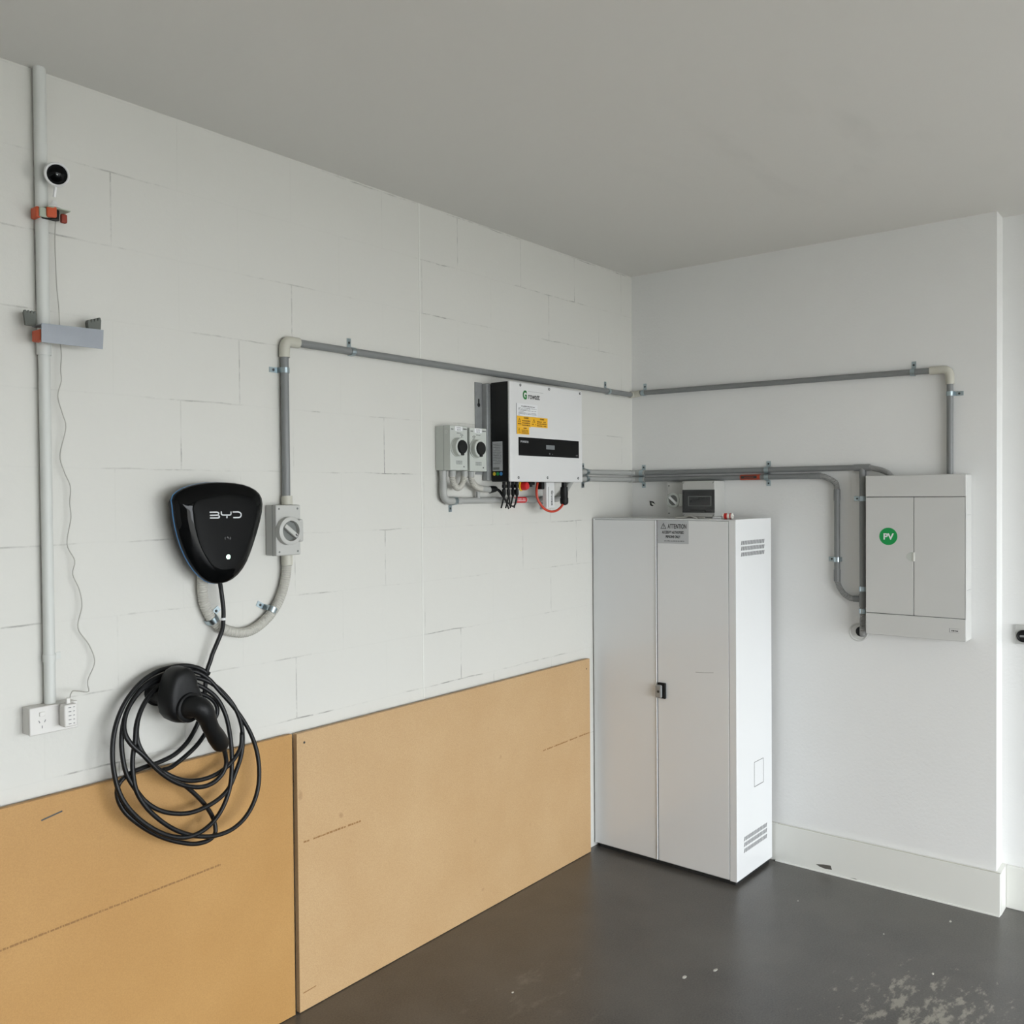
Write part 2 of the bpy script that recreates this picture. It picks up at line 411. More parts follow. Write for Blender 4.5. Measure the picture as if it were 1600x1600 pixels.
L_ = q[0]-p[0]; sl = (q[1]-p[1])/L_; scribble(bm, LW, p[0], q[0], p[1]-.002, .0062, .0261, rnd, 1, sl)
obj('printed_marking', bm, M_pencil, bx, label='brown dashed printed marking')
bm = NB(); stroke(bm, LW, [(-2.9219, 0.8517), (-2.8688, 0.8614)], .004, .0261); obj('pen_mark', bm, M_screw, bx)

# ---------------------------------------------------------------- steel cabinet
th = math.radians(1.3)
CB = Fr((-.369, -.0162, 0), (-math.sin(th), -math.cos(th), 0), (0, 0, 1), (-math.cos(th), math.sin(th), 0))
CW, CD, CZ0, CZ1 = .716, .352, .018, 1.5535
cb = thing('steel_cabinet', 'tall white two-door steel cabinet standing in the corner', 'cabinet', CB.P(CW/2, 0, -CD/2))
bm = NB(); fbox(bm, CB, 0, CW, CZ0, CZ1, -CD, -.004, .002); obj('body', bm, M_cab, cb)
bm = NB(); fbox(bm, CB, .012, CW-.012, 0.0, CZ0, -CD+.01, -.012); obj('plinth', bm, M_gap, cb)
s0 = -0.009; sm = 0.3348; s1 = 0.682
bm = NB(); fbox(bm, CB, s0, s1, CZ0+.002, CZ1-.006, -.0045, -.0036); obj('door_gap', bm, M_gap, cb)
bm = NB(); fbox(bm, CB, 0.0, s0-.002, CZ0, CZ1, -.004, 0, .0008); fbox(bm, CB, s1+.0025, CW, CZ0, CZ1, -.004, 0, .0008)
fbox(bm, CB, 0, CW, CZ1-.004, CZ1, -.004, 0, .0008); obj('frame', bm, M_cab, cb)
dl = NB(); fbox(dl, CB, s0+.0003, sm-.0022, CZ0+.004, CZ1-.007, -.004, .001, .0012); dl = obj('door', dl, M_cab, cb)
dr = NB(); fbox(dr, CB, sm+.0022, s1-.0003, CZ0+.004, CZ1-.007, -.004, .0005, .0012); dr = obj('door', dr, M_cab, cb)
bm = NB(); fbox(bm, CB, sm-.0052, sm-.0022, CZ0+.004, CZ1-.007, .001, .005, .0008); obj('door_edge', bm, M_cab, dl)
# latch
la = (0.3558, 0.7896)
bm = NB(); fbox(bm, CB, la[0]-.014, la[0]+.024, la[1]-.036, la[1]+.034, .0005, .012, .003); obj('latch_plate', bm, M_black, dr)
bm = NB(); fbox(bm, CB, la[0]-.02, la[0]+.012, la[1]-.032, la[1]+.026, .012, .026, .006); obj('latch', bm, M_steel, dr)
bm = NB(); lathe(bm, CB.P(la[0]-.002, la[1]-.003, .026), CB.n, [(.006, 0), (.006, .002), (.003, .0025)], 16); obj('lock', bm, M_screw, dr)
p = [(0.5253, 0.8897), (0.5654, 0.8917), (0.611, 0.897)]
bm = NB(); stroke(bm, CB, p, .0016, .0006); obj('scratch', bm, M_greyink, dr)
# sticker on the right-hand door
k0 = (0.3402, 1.4439); k1 = (0.4945, 1.547); kw = k1[0]-k0[0]; kh = k1[1]-k0[1]; kc = (k0[0]+k1[0])/2
st = NB(); fbox(st, CB, k0[0], k1[0], k0[1]+.001, k1[1]-.001, .0006, .0009); st = obj('warning_sticker', st, M_sticker, dr)
text('lettering', 'ATTENTION', CB, kc+kw*.135, k1[1]-kh*.34, .0009, kh*.27, M_ink, st, .60, bold=.0006)
text('lettering', 'ACCESS BY AUTHORISED', CB, kc, k1[1]-kh*.56, .0009, kh*.155, M_ink, st, .60, bold=.0006)
text('lettering', 'PERSONS ONLY', CB, kc, k1[1]-kh*.75, .0009, kh*.155, M_ink, st, .64, bold=.0006)
bm = NB(); triangle_sign(bm, CB, k0[0]+kw*.19, k1[1]-kh*.35, kh*.25, .0009); obj('warning_triangle', bm, M_ink, st)
bm = NB(); rnd = random.Random(8); scribble(bm, CB, k0[0]+kw*.18, k1[0]-kw*.14, k0[1]+kh*.1, kh*.05, .0009, rnd, .95); obj('small_print', bm, M_greyink, st)
# right side vents: each slot is a louvred row
CS = Fr(CB.P(CW, 0, 0), -CB.n, (0, 0, 1), CB.ex)       # a = depth from the front, b = z, c = out of the side
for (u0, v0, u1, v1) in [(0.0459, 1.4492, 0.2776, 1.4571), (0.0457, 1.4254, 0.2774, 1.4329), (0.0455, 1.4009, 0.2772, 1.4074), (0.0638, 0.18, 0.2944, 0.1867), (0.0636, 0.1567, 0.2942, 0.1608), (0.0634, 0.1333, 0.294, 0.1321)]:
    zc = (v0+v1)/2; n = 15; bm = NB()
    for i in range(n):
        a = u0+(u1-u0)*(i+.2)/n; w = (u1-u0)/n
        prism(bm, CS, [(a, zc-.0085), (a+w*.62, zc-.0085), (a+w*1.0, zc+.0085), (a+w*.38, zc+.0085)], .0001, .0006)
    obj('vent', bm, M_greyink, cb)
(u0, v0), (u1, v1) = [(0.1705, 0.3817), (0.2609, 0.4904)]
zb = (0.3817+0.385)/2
bm = NB()
stroke(bm, CS, [(u0, zb), (u0, v1), (u1, v1), (u1, zb), (u0, zb)], .0022, .0002); obj('knockout_outline', bm, M_screw, cb)

# ---------------------------------------------------------------- things on the cabinet
bp = CB.P(.63, CZ1, -.10)
t = thing('battery', 'small white and red battery lying on top of the cabinet', 'battery', bp)
ax = (CB.ex+CB.n*-.15).normalized(); c0 = bp+Vector((0, 0, .0125))-ax*.022
bm = NB(); lathe(bm, c0, ax, [(.0105, 0), (.0125, .0015), (.0125, .044), (.0105, .0455), (.0045, .0455), (.0045, .048), (0, .048)], 24); obj('wrap', bm, M_bat, t, True)
bm = NB(); lathe(bm, c0+ax*.008, ax, [(.0126, 0), (.0127, .0005), (.0127, .013), (.0126, .0135)], 24); obj('band', bm, M_batred, t, True)
bm = NB(); lathe(bm, c0+ax*.033, ax, [(.0126, 0), (.0127, .0005), (.0127, .004), (.0126, .0045)], 24); obj('band', bm, M_batred, t, True)
bm = NB(); pth = smooth_path([CB.P(.40, CZ1+.004, -.05), CB.P(.44, CZ1+.006, -.07), CB.P(.47, CZ1+.012, -.055), CB.P(.50, CZ1+.004, -.06), CB.P(.49, CZ1+.004, -.09), CB.P(.53, CZ1+.005, -.08)], .006)
tube(bm, pth, .003, 8); tag(obj('wire_offcut', bm, M_cord), 'short curled pale wire offcut lying on top of the cabinet', 'wire')
bm = NB(); fbox(bm, CB, .565, .605, CZ1, CZ1+.008, -.12, -.08, .003); tag(obj('plastic_cap', bm, M_label), 'small white plastic cap left of the battery on the cabinet', 'cap')

# ---------------------------------------------------------------- conduit saddles
def saddle(f, a, b, off, r, ang, side, lab, w=.017, tab=.034, name='conduit_saddle'):
    """ang: direction of the pipe in the wall plane (radians); side +1/-1: which way the screw tab points"""
    d = Vector((math.cos(ang), math.sin(ang))); s = Vector((-d.y, d.x))*side
    G = Fr(f.P(a, b, 0), f.ex*s.x+f.ez*s.y, f.ex*d.x+f.ez*d.y, f.n)     # a' = toward the tab, b' = along the pipe
    t = thing(name, lab, 'pipe clamp', f.P(a, b, 0), 'zinc conduit saddles')
    R_ = r+.0006; k = .0016
    inner = [(tab+r, .0008), (R_+.003, .0008)]; n = 14
    inner += [(R_*math.cos(x), off+R_*math.sin(x)) for x in [math.pi*i/n for i in range(n+1)]]
    inner += [(-R_, .003)]
    outer = [(tab+r, .0008+k), (R_+.003+k, .0008+k)]
    outer += [((R_+k)*math.cos(x), off+(R_+k)*math.sin(x)) for x in [math.pi*i/n for i in range(n+1)]]
    outer += [(-R_-k, .003)]
    bm = NB(); rows = []
    for bb in (-w/2, w/2): rows.append(([bm.verts.new(G.P(x, bb, c)) for x, c in inner], [bm.verts.new(G.P(x, bb, c)) for x, c in outer]))
    (i0, o0), (i1, o1) = rows
    for j in range(len(inner)-1):
        bm.faces.new([i0[j], i0[j+1], o0[j+1], o0[j]]); bm.faces.new([i1[j], o1[j], o1[j+1], i1[j+1]])
        bm.faces.new([o0[j], o0[j+1], o1[j+1], o1[j]]); bm.faces.new([i0[j], i1[j], i1[j+1], i0[j+1]])
    bm.faces.new([i0[0], o0[0], o1[0], i1[0]]); bm.faces.new([i0[-1], i1[-1], o1[-1], o0[-1]])
    obj('strap', bm, M_zinc, t, 'ang')
    bm = NB(); lathe(bm, G.P(r+tab*.55, 0, .0024), f.n, [(.0042, 0), (.0042, .0012), (.0025, .0026), (0, .0028)], 12); obj('screw', bm, M_screw, t, True)
    return t
R1 = .0129; OFF = .018
# ---------------------------------------------------------------- upper conduit run
cr_ = thing('conduit_run', 'long grey conduit from the wall isolator along both walls to the switchboard', 'conduit', (-2.14, -.018, 1.65))
va, _ = (-2.1445, 1.8193); hz0 = 2.1566; hz1 = 2.1602
hzr = 2.1525; ra = 1.4802; hzr0 = 2.1654
bz0 = 1.6608; HZ = (hz0+hz1)/2
bm = NB(); tube(bm, [LW.P(va, bz0-.01, OFF), LW.P(va, HZ-.04, OFF)], R1, 20); obj('pipe', bm, M_conduit, cr_, True)
bm = NB(); tube(bm, [LW.P(va+.045, HZ, OFF), LW.P(-.012-.03, HZ, OFF)], R1-.0008, 20); obj('pipe', bm, M_conduit, cr_, True)
bm = NB(); tube(bm, [RW.P(.045, hzr0, OFF), RW.P(ra-.05, hzr, OFF)], R1-.0008, 20); obj('pipe', bm, M_conduit, cr_, True)
bm = NB(); tube(bm, [RW.P(ra, 1.73, OFF), RW.P(ra, hzr-.05, OFF)], R1-.0008, 20); obj('pipe', bm, M_conduit, cr_, True)
bm = NB(); tube(bm, fillet([LW.P(va, HZ-.052, OFF), LW.P(va, HZ, OFF), LW.P(va+.055, HZ, OFF)], .034), .0168, 20); obj('elbow', bm, M_fitting, cr_, True)
bm = NB(); tube(bm, fillet([LW.P(-.045, HZ, OFF), (-.018, -.018, HZ), RW.P(.06, hzr0, OFF)], .02), .0155, 20); obj('elbow', bm, M_fitting, cr_, True)
bm = NB(); tube(bm, fillet([RW.P(ra-.075, hzr, OFF), RW.P(ra, hzr, OFF), RW.P(ra, hzr-.06, OFF)], .034), .0162, 20); obj('elbow', bm, M_fitting, cr_, True)
bm = NB(); tube(bm, [LW.P(va, bz0-.022, .022), LW.P(va, bz0+.006, .02)], .0175, 20); obj('coupling', bm, M_fitting, cr_, True)
a, b = (-2.1568, 2.0653); saddle(LW, va, b, OFF, R1, math.pi/2, 1, 'zinc saddle on the vertical conduit just below its top-left elbow')
a, b = (-1.8615, 2.1584); saddle(LW, a, HZ, OFF, R1-.0008, 0, 1, 'zinc saddle on the upper horizontal conduit nearest the top-left elbow')
a, b = (-0.2478, 2.1589); saddle(LW, a, HZ, OFF, R1-.0008, 0, 1, 'zinc saddle on the upper conduit just left of the room corner')
a, b = (0.0763, 2.1674); saddle(RW, a, hzr0, OFF, R1-.0008, 0, 1, 'zinc saddle on the upper conduit just right of the room corner')
a, b = (1.3391, 2.1566); saddle(RW, a, hzr, OFF, R1-.0008, 0, 1, 'zinc saddle on the upper conduit nearest the top-right elbow')
a, b = (1.4795, 2.0547); saddle(RW, ra, b, OFF, R1-.0008, math.pi/2, -1, 'zinc saddle on the vertical conduit above the grey switchboard')

# ---------------------------------------------------------------- charger isolator
iso = thing('isolator_switch', 'light grey rotary isolator switch beside the black wall charger', 'switch', (-2.14, 0, 1.55))
i0, z0 = (-2.2134, 1.4806); i1, z1 = (-2.1185, 1.639)
i0 = i0; 
bm = NB(); fbox(bm, LW, i0, i1, z0, z1, .001, .055, .004, 3); obj('enclosure', bm, M_isol, iso, True)
bm = NB(); fbox(bm, LW, i0-.0005, i1+.0005, z0-.0005, z1+.0005, .036, .0375, 0); obj('lid_seam', bm, M_knobgrey, iso)
kx, kz = (-2.1714, 1.5578)
bm = NB(); fbox(bm, LW, kx+.034, kx+.052, kz-.036, kz+.036, .055, .072, .006, 3); lathe(bm, LW.P(kx, kz, .055), LW.n, [(.044, 0), (.044, .019), (.041, .021), (.032, .021), (.031, .003)], 40); obj('knob_collar', bm, M_isol, iso, True)
bm = NB(); lathe(bm, LW.P(kx, kz, .060), LW.n, [(.030, 0), (.030, .004), (0, .004)], 32); obj('knob_recess', bm, M_knobgrey, iso, True)
d = Vector((.79, -.61)); G = Fr(LW.P(kx, kz, 0), LW.ex*d.x+LW.ez*d.y, LW.ex*-d.y+LW.ez*d.x, LW.n)
kn = NB(); fbox(kn, G, -.030, .030, -.007, .007, .064, .079, .003); kn = obj('knob', kn, M_isol, iso, True)
bm = NB(); fbox(bm, G, .018, .026, -.002, .002, .079, .0794); obj('pointer_mark', bm, M_screw, kn)
for (a, b) in ((i0+.012, z1-.012), (i1-.012, z1-.012), (i0+.012, z0+.012), (i1-.012, z0+.012)):
    bm = NB(); lathe(bm, LW.P(a, b, .055), LW.n, [(.0035, 0), (.0032, .0006)], 12); obj('screw', bm, M_knobgrey, iso)

# ---------------------------------------------------------------- EV charger
OUT = [(-2.572, 1.6435), (-2.5746, 1.6567), (-2.5686, 1.6718), (-2.5568, 1.682), (-2.542, 1.69), (-2.5206, 1.6977), (-2.4947, 1.7036), (-2.4641, 1.7076), (-2.4328, 1.709), (-2.4011, 1.7084), (-2.3734, 1.7066), (-2.3453, 1.7027), (-2.3216, 1.6959), (-2.3024, 1.687), (-2.288, 1.6755), (-2.2799, 1.6623), (-2.2772, 1.6458), (-2.28, 1.6191), (-2.2884, 1.5884), (-2.2996, 1.5559), (-2.3122, 1.5237), (-2.3248, 1.4938), (-2.3371, 1.4701), (-2.3516, 1.45), (-2.3684, 1.4338), (-2.3872, 1.422), (-2.4057, 1.4154), (-2.424, 1.4129), (-2.4398, 1.4134), (-2.4554, 1.4166), (-2.473, 1.4247), (-2.4903, 1.4377), (-2.5074, 1.4556), (-2.5221, 1.4758), (-2.5358, 1.4996), (-2.548, 1.527), (-2.5576, 1.556), (-2.5646, 1.5847), (-2.5695, 1.6132)]
cx = sum(p[0] for p in OUT)/len(OUT); cz = sum(p[1] for p in OUT)/len(OUT)
def loft(bm, secs, close0=True, close1=True):
    rings = [[bm.verts.new(LW.P(cx+(a-cx)*s, cz+(b-cz)*s, c)) for a, b in OUT] for s, c in secs]
    n = len(OUT)
    for A, B in zip(rings, rings[1:]):
        for k in range(n): bm.faces.new([A[k], A[(k+1) % n], B[(k+1) % n], B[k]])
    if close0: bm.faces.new(rings[0])
    if close1: bm.faces.new(rings[-1])
    return bm
ch = thing('wall_charger', 'glossy black shield-shaped car charger on the block wall', 'charger', LW.P(cx, cz-.15, 0))
bm = NB(); loft(bm, [(.70, .001), (.84, .014), (.92, .034), (.975, .052), (.99, .062)]); obj('back_shell', bm, M_black, ch, 'ang')
bm = NB(); loft(bm, [(.985, .062), (1.0, .0635), (1.0, .0665), (.985, .068)]); obj('edge_band', bm, M_blue, ch, 'ang', label='bright blue edge band')
bm = NB(); loft(bm, [(.985, .0665), (.996, .0672), (.998, .071), (.99, .077), (.97, .0815), (.90, .0872), (.80, .0948), (.77, .0966), (.73, .0979), (.67, .0986), (.5, .0993), (.3, .0998), (.1, .1)]); cov = obj('front_cover', bm, M_gloss, ch, 'all')
ZS = lambda p: p
bm = NB(); W_ = .0052; CL = .1003
for pts in ([(-2.4753, 1.622), (-2.452, 1.6218), (-2.4476, 1.6208), (-2.446, 1.6187), (-2.4469, 1.6159), (-2.4497, 1.6133)],
            [(-2.4747, 1.6135), (-2.4497, 1.6133), (-2.4458, 1.6114), (-2.444, 1.609), (-2.4451, 1.6063), (-2.4491, 1.6051), (-2.4748, 1.6057)],
            [(-2.4378, 1.6236), (-2.4376, 1.6164), (-2.436, 1.6143), (-2.4324, 1.6133), (-2.41, 1.6128), (-2.4068, 1.6137), (-2.4056, 1.6158), (-2.4055, 1.623)],
            [(-2.4191, 1.613), (-2.4193, 1.604)],
            [(-2.3997, 1.6214), (-2.3815, 1.6213), (-2.375, 1.6194), (-2.3714, 1.6158), (-2.3711, 1.6108), (-2.3735, 1.6067), (-2.3785, 1.6048), (-2.398, 1.605)]):
    stroke(bm, LW, pts, .0036, CL)
obj('logo', bm, M_silver, cov, label='silver logo lettering')
bm = NB()
for pts in ([(-2.4252, 1.5497), (-2.4261, 1.5463), (-2.425, 1.5425)], [(-2.4084, 1.5497), (-2.4075, 1.5462), (-2.4085, 1.542)],
            [(-2.42, 1.5474), (-2.4172, 1.5501), (-2.4136, 1.5464), (-2.4125, 1.5429)], [(-2.4181, 1.5459), (-2.4173, 1.5466)]):
    stroke(bm, LW, pts, .0012, .0993+.0004)
obj('card_symbol', bm, M_greyink, cov)
p = (-2.4154, 1.4921)
bm = NB(); lathe(bm, LW.P(p[0], p[1], .0972), LW.n, [(.0085, 0), (.0085, .0012), (.006, .0022), (0, .0026)], 24); obj('status_light', bm, M_led, cov, True, label='lit green status light')
# flexible conduit under the charger
fl = thing('flexible_conduit', 'pale grey corrugated conduit looping from the charger to its isolator', 'conduit', (-2.3, -.02, 1.35))
pts = [(-2.4567, 1.4383, 0.03), (-2.4534, 1.4079, 0.024), (-2.4499, 1.3796, 0.02), (-2.4441, 1.3511, 0.02), (-2.4297, 1.3197, 0.02), (-2.4096, 1.2933, 0.02), (-2.3822, 1.2719, 0.02), (-2.3494, 1.259, 0.02), (-2.3159, 1.2528, 0.02), (-2.2817, 1.2566, 0.02), (-2.2491, 1.2708, 0.02), (-2.2183, 1.2928, 0.02), (-2.1921, 1.32, 0.02), (-2.1708, 1.3544, 0.02), (-2.157, 1.3921, 0.02), (-2.151, 1.422, 0.021), (-2.1493, 1.4478, 0.022)]
bm = NB(); flex(bm, fp(LW, pts), .0158, .0072, 16); obj('corrugated_hose', bm, M_flex, fl, True)
p = (-2.1482, 1.4595)
bm = NB(); tube(bm, [LW.P(p[0], z0+.002, .022), LW.P(p[0], p[1]-.012, .022)], .0178, 20); obj('coupling', bm, M_fitting, fl, True)
p = (-2.4188, 1.3049); saddle(LW, p[0], p[1], .02, .0158, math.radians(-50), 1, 'zinc saddle on the corrugated conduit directly under the charger cable', tab=.03)
p = (-2.2091, 1.3118); saddle(LW, p[0], p[1], .02, .0158, math.radians(60), 1, 'zinc saddle on the corrugated conduit below the rotary isolator', tab=.03)

# ---------------------------------------------------------------- holster and charging cable
hs = thing('cable_holster', 'black round cable holster on the wall holding the charging plug', 'holster', [-2.5122, 0, 1.0867])
HO = [(-2.602, 1.1902), (-2.5855, 1.197), (-2.5669, 1.1972), (-2.5502, 1.1898), (-2.5391, 1.1728), (-2.5327, 1.147), (-2.5237, 1.1225), (-2.5134, 1.0976), (-2.5137, 1.0746), (-2.5269, 1.054), (-2.5484, 1.0429), (-2.5715, 1.0407), (-2.5921, 1.0455), (-2.6103, 1.057), (-2.6234, 1.0745), (-2.6286, 1.0996), (-2.6273, 1.1291), (-2.6208, 1.1578), (-2.6124, 1.1787)]
hcx = sum(p[0] for p in HO)/len(HO); hcz = sum(p[1] for p in HO)/len(HO)
bm = NB(); rings = [[bm.verts.new(LW.P(hcx+(a-hcx)*s+dx, hcz+(b-hcz)*s, c)) for a, b in HO] for s, c, dx in ((.93, .07, .0), (.985, .072, 0), (1, .08, 0), (1, .100, 0), (.985, .112, 0), (.95, .121, 0), (.88, .128, 0), (.76, .132, 0), (.55, .134, 0))]
n = len(HO)
for A, B in zip(rings, rings[1:]):
    for k in range(n): bm.faces.new([A[k], A[(k+1) % n], B[(k+1) % n], B[k]])
bm.faces.new(rings[0]); bm.faces.new(rings[-1]); obj('hood', bm, M_black, hs, 'all')
p = (hcx-.012, hcz-.002)
bm = NB(); lathe(bm, LW.P(p[0], p[1], 0.0), LW.n, [(.040, .0005), (.040, .005), (.034, .008), (.03, .02), (.03, .072)], 32); obj('wall_mount', bm, M_black, hs, True)
p = (-2.5696, 1.0879)
bm = NB(); lathe(bm, LW.P(p[0], p[1], .120), Vector((.12, -1, -.05)), [(.041, 0), (.041, .018), (.037, .021), (.031, .021), (.030, .010)], 32); obj('socket_ring', bm, M_black, hs, True)

cc = thing('charging_cable', 'black car charging cable hung in loose coils over the fibreboard edge', 'cable', [-2.48, -0.07, 0.9122])
CP = [(-2.4132, 1.4242, 0.05), (-2.404, 1.3855, 0.045), (-2.4016, 1.3384, 0.05), (-2.4055, 1.3052, 0.055), (-2.4069, 1.2729, 0.05), (-2.4192, 1.2401, 0.045), (-2.4336, 1.2058, 0.04), (-2.44, 1.1882, 0.04), (-2.4516, 1.1621, 0.04), (-2.4532, 1.1379, 0.035), (-2.4578, 1.0909, 0.034), (-2.476, 1.0316, 0.04), (-2.5129, 0.977, 0.045), (-2.5622, 0.9469, 0.055), (-2.6161, 0.9357, 0.062), (-2.6665, 0.9333, 0.066), (-2.7116, 0.9265, 0.07), (-2.743, 0.908, 0.075), (-2.7499, 0.8783, 0.08), (-2.7364, 0.8395, 0.085), (-2.7093, 0.804, 0.09), (-2.6672, 0.7643, 0.09), (-2.6198, 0.7297, 0.09), (-2.5708, 0.7036, 0.09), (-2.5286, 0.6877, 0.09), (-2.4896, 0.6848, 0.09), (-2.466, 0.6949, 0.088), (-2.4608, 0.7162, 0.084), (-2.4688, 0.7491, 0.08), (-2.4946, 0.7915, 0.08), (-2.5328, 0.8365, 0.08), (-2.5703, 0.8729, 0.08), (-2.611, 0.9038, 0.08), (-2.6479, 0.9374, 0.082), (-2.6757, 0.9749, 0.08), (-2.689, 1.012, 0.075), (-2.6872, 1.0476, 0.07), (-2.6725, 1.0801, 0.06), (-2.6466, 1.1111, 0.05), (-2.611, 1.1381, 0.045), (-2.5678, 1.1496, 0.042), (-2.5242, 1.1519, 0.04), (-2.4808, 1.143, 0.04), (-2.4405, 1.1212, 0.046), (-2.406, 1.0865, 0.055), (-2.3764, 1.0402, 0.065), (-2.3595, 0.989, 0.07), (-2.3581, 0.9407, 0.075), (-2.3694, 0.8954, 0.08), (-2.3908, 0.857, 0.085), (-2.4156, 0.8201, 0.09), (-2.4511, 0.7986, 0.095), (-2.4975, 0.7863, 0.098), (-2.5492, 0.7831, 0.098), (-2.5979, 0.7943, 0.096), (-2.6409, 0.8152, 0.094), (-2.6757, 0.846, 0.09), (-2.7019, 0.8851, 0.086), (-2.7227, 0.9293, 0.08), (-2.7306, 0.9738, 0.075), (-2.7309, 1.0202, 0.07), (-2.7218, 1.0648, 0.065), (-2.7031, 1.1043, 0.06), (-2.6659, 1.1406, 0.05), (-2.6211, 1.1621, 0.042), (-2.5734, 1.1711, 0.038), (-2.5257, 1.1711, 0.036), (-2.483, 1.1607, 0.037), (-2.4486, 1.1344, 0.045), (-2.4196, 1.0949, 0.055), (-2.3835, 1.0492, 0.062), (-2.3522, 0.9997, 0.07), (-2.3285, 0.9509, 0.076), (-2.3143, 0.8996, 0.082), (-2.3112, 0.8465, 0.088), (-2.3183, 0.7957, 0.092), (-2.3402, 0.7536, 0.098), (-2.3744, 0.7193, 0.102), (-2.4179, 0.7002, 0.104), (-2.4632, 0.6969, 0.104), (-2.5071, 0.7049, 0.104), (-2.5569, 0.725, 0.102), (-2.605, 0.7558, 0.1), (-2.6476, 0.7956, 0.098), (-2.6806, 0.8373, 0.095), (-2.7022, 0.8823, 0.09), (-2.7083, 0.9303, 0.085), (-2.7056, 0.9725, 0.08), (-2.6972, 1.0142, 0.078), (-2.6882, 1.0551, 0.07), (-2.6664, 1.0937, 0.06), (-2.6344, 1.1239, 0.05), (-2.5898, 1.1439, 0.044), (-2.5426, 1.1454, 0.042), (-2.498, 1.1308, 0.046), (-2.4581, 1.1051, 0.052), (-2.4288, 1.0729, 0.058), (-2.4098, 1.0265, 0.066), (-2.4009, 0.9735, 0.072), (-2.4003, 0.9186, 0.08), (-2.4066, 0.8654, 0.088), (-2.4184, 0.8176, 0.094), (-2.4436, 0.7739, 0.1), (-2.478, 0.7412, 0.104), (-2.5224, 0.7239, 0.108), (-2.5691, 0.7224, 0.108), (-2.617, 0.74, 0.106), (-2.6594, 0.7688, 0.104), (-2.6995, 0.807, 0.1), (-2.7327, 0.8517, 0.096), (-2.7512, 0.895, 0.09), (-2.7602, 0.9463, 0.084), (-2.7606, 0.9956, 0.078), (-2.7512, 1.0426, 0.07), (-2.7331, 1.0847, 0.062), (-2.7039, 1.1257, 0.055), (-2.6593, 1.1613, 0.046), (-2.6115, 1.1811, 0.04), (-2.5636, 1.1866, 0.036), (-2.5199, 1.1848, 0.034), (-2.4765, 1.1712, 0.034), (-2.4451, 1.1491, 0.04)]
CP2 = [(-2.4529, 0.9485, 0.118), (-2.4425, 0.9217, 0.112), (-2.438, 0.8963, 0.108), (-2.4473, 0.8749, 0.108), (-2.4722, 0.8556, 0.108), (-2.5074, 0.8489, 0.108), (-2.5458, 0.8568, 0.108), (-2.5833, 0.8739, 0.108), (-2.6185, 0.8992, 0.106), (-2.6528, 0.9332, 0.104), (-2.6851, 0.9749, 0.1), (-2.7136, 1.0088, 0.09), (-2.7258, 1.0388, 0.08), (-2.7225, 1.0693, 0.07), (-2.7031, 1.1043, 0.06), (-2.6619, 1.1399, 0.05), (-2.609, 1.1563, 0.042), (-2.5665, 1.1568, 0.04)]
CP3 = [(-2.4964, 1.1057, 0.036), (-2.4538, 1.0867, 0.038), (-2.4275, 1.0605, 0.042), (-2.424, 1.0303, 0.045), (-2.4528, 0.9965, 0.048), (-2.4914, 0.9579, 0.052), (-2.5333, 0.9328, 0.056), (-2.5849, 0.9135, 0.064), (-2.619, 0.9151, 0.08), (-2.5914, 0.8911, 0.088), (-2.547, 0.8709, 0.09), (-2.4955, 0.8639, 0.09), (-2.4466, 0.8715, 0.09), (-2.4039, 0.8927, 0.088), (-2.3713, 0.9245, 0.082), (-2.3617, 0.966, 0.076)]
bm = NB(); tube(bm, smooth_path(fp(LW, CP), .008), .0064, 10); tube(bm, smooth_path(fp(LW, CP2), .008), .0064, 10); tube(bm, smooth_path(fp(LW, CP3), .008), .0064, 10)
obj('cable', bm, M_rubber, cc, 'all')
p = (-2.4054, 1.3071)
bm = NB(); tube(bm, [LW.P(p[0], p[1]+.0035, .055), LW.P(p[0], p[1]-.0035, .055)], .0075, 14); obj('cable_tie', bm, M_label, cc, True, label='small white cable tie')
HP = [(-2.5717, 1.0832, 0.125), (-2.5717, 1.0929, 0.155), (-2.5596, 1.0893, 0.172), (-2.542, 1.0635, 0.172), (-2.5252, 1.0309, 0.165), (-2.5012, 0.9992, 0.152), (-2.4771, 0.9707, 0.138), (-2.4543, 0.9472, 0.12)]
HR = [.030, .0295, .0285, .0235, .0225, .025, .0245, .010]
path = smooth_path(fp(LW, HP), .006)
def hr(s, t):
    x = t*(len(HR)-1); i = min(int(x), len(HR)-2); k = x-i; k = k*k*(3-2*k); return HR[i]*(1-k)+HR[i+1]*k
bm = NB(); tube(bm, path, hr, 20); obj('plug_handle', bm, M_black, cc, 'all')

# ---------------------------------------------------------------- white vertical pipe with camera, clamp and bracket
vp = thing('painted_conduit', 'white painted vertical conduit from ceiling to the power outlet', 'conduit', (-2.89, -.018, 1.2))
VX = -2.8908; zc_ = 2.0458; zs = 1.2585; zo = 1.1456
bm = NB(); tube(bm, [LW.P(VX, zc_, .017), LW.P(VX, H, .017)], .0152, 22); obj('pipe', bm, M_painted_pipe, vp, True)
bm = NB(); tube(bm, [LW.P(VX, zo-.01, .017), LW.P(VX, zc_, .017)], .0138, 22); obj('pipe', bm, M_painted_pipe, vp, True)
bm = NB(); tube(bm, [LW.P(VX, zc_-.018, .017), LW.P(VX, zc_+.014, .017)], .0175, 22); obj('coupling', bm, M_painted_pipe, vp, True)
bm = NB(); lathe(bm, LW.P(VX, zs, .017), (0, 0, 1), [(.0158, -.009), (.0158, .009)], 22); fbox(bm, LW, VX+.012, VX+.036, zs-.009, zs+.009, .0, .003, .001); obj('pipe_clip', bm, M_painted_pipe, vp, True)
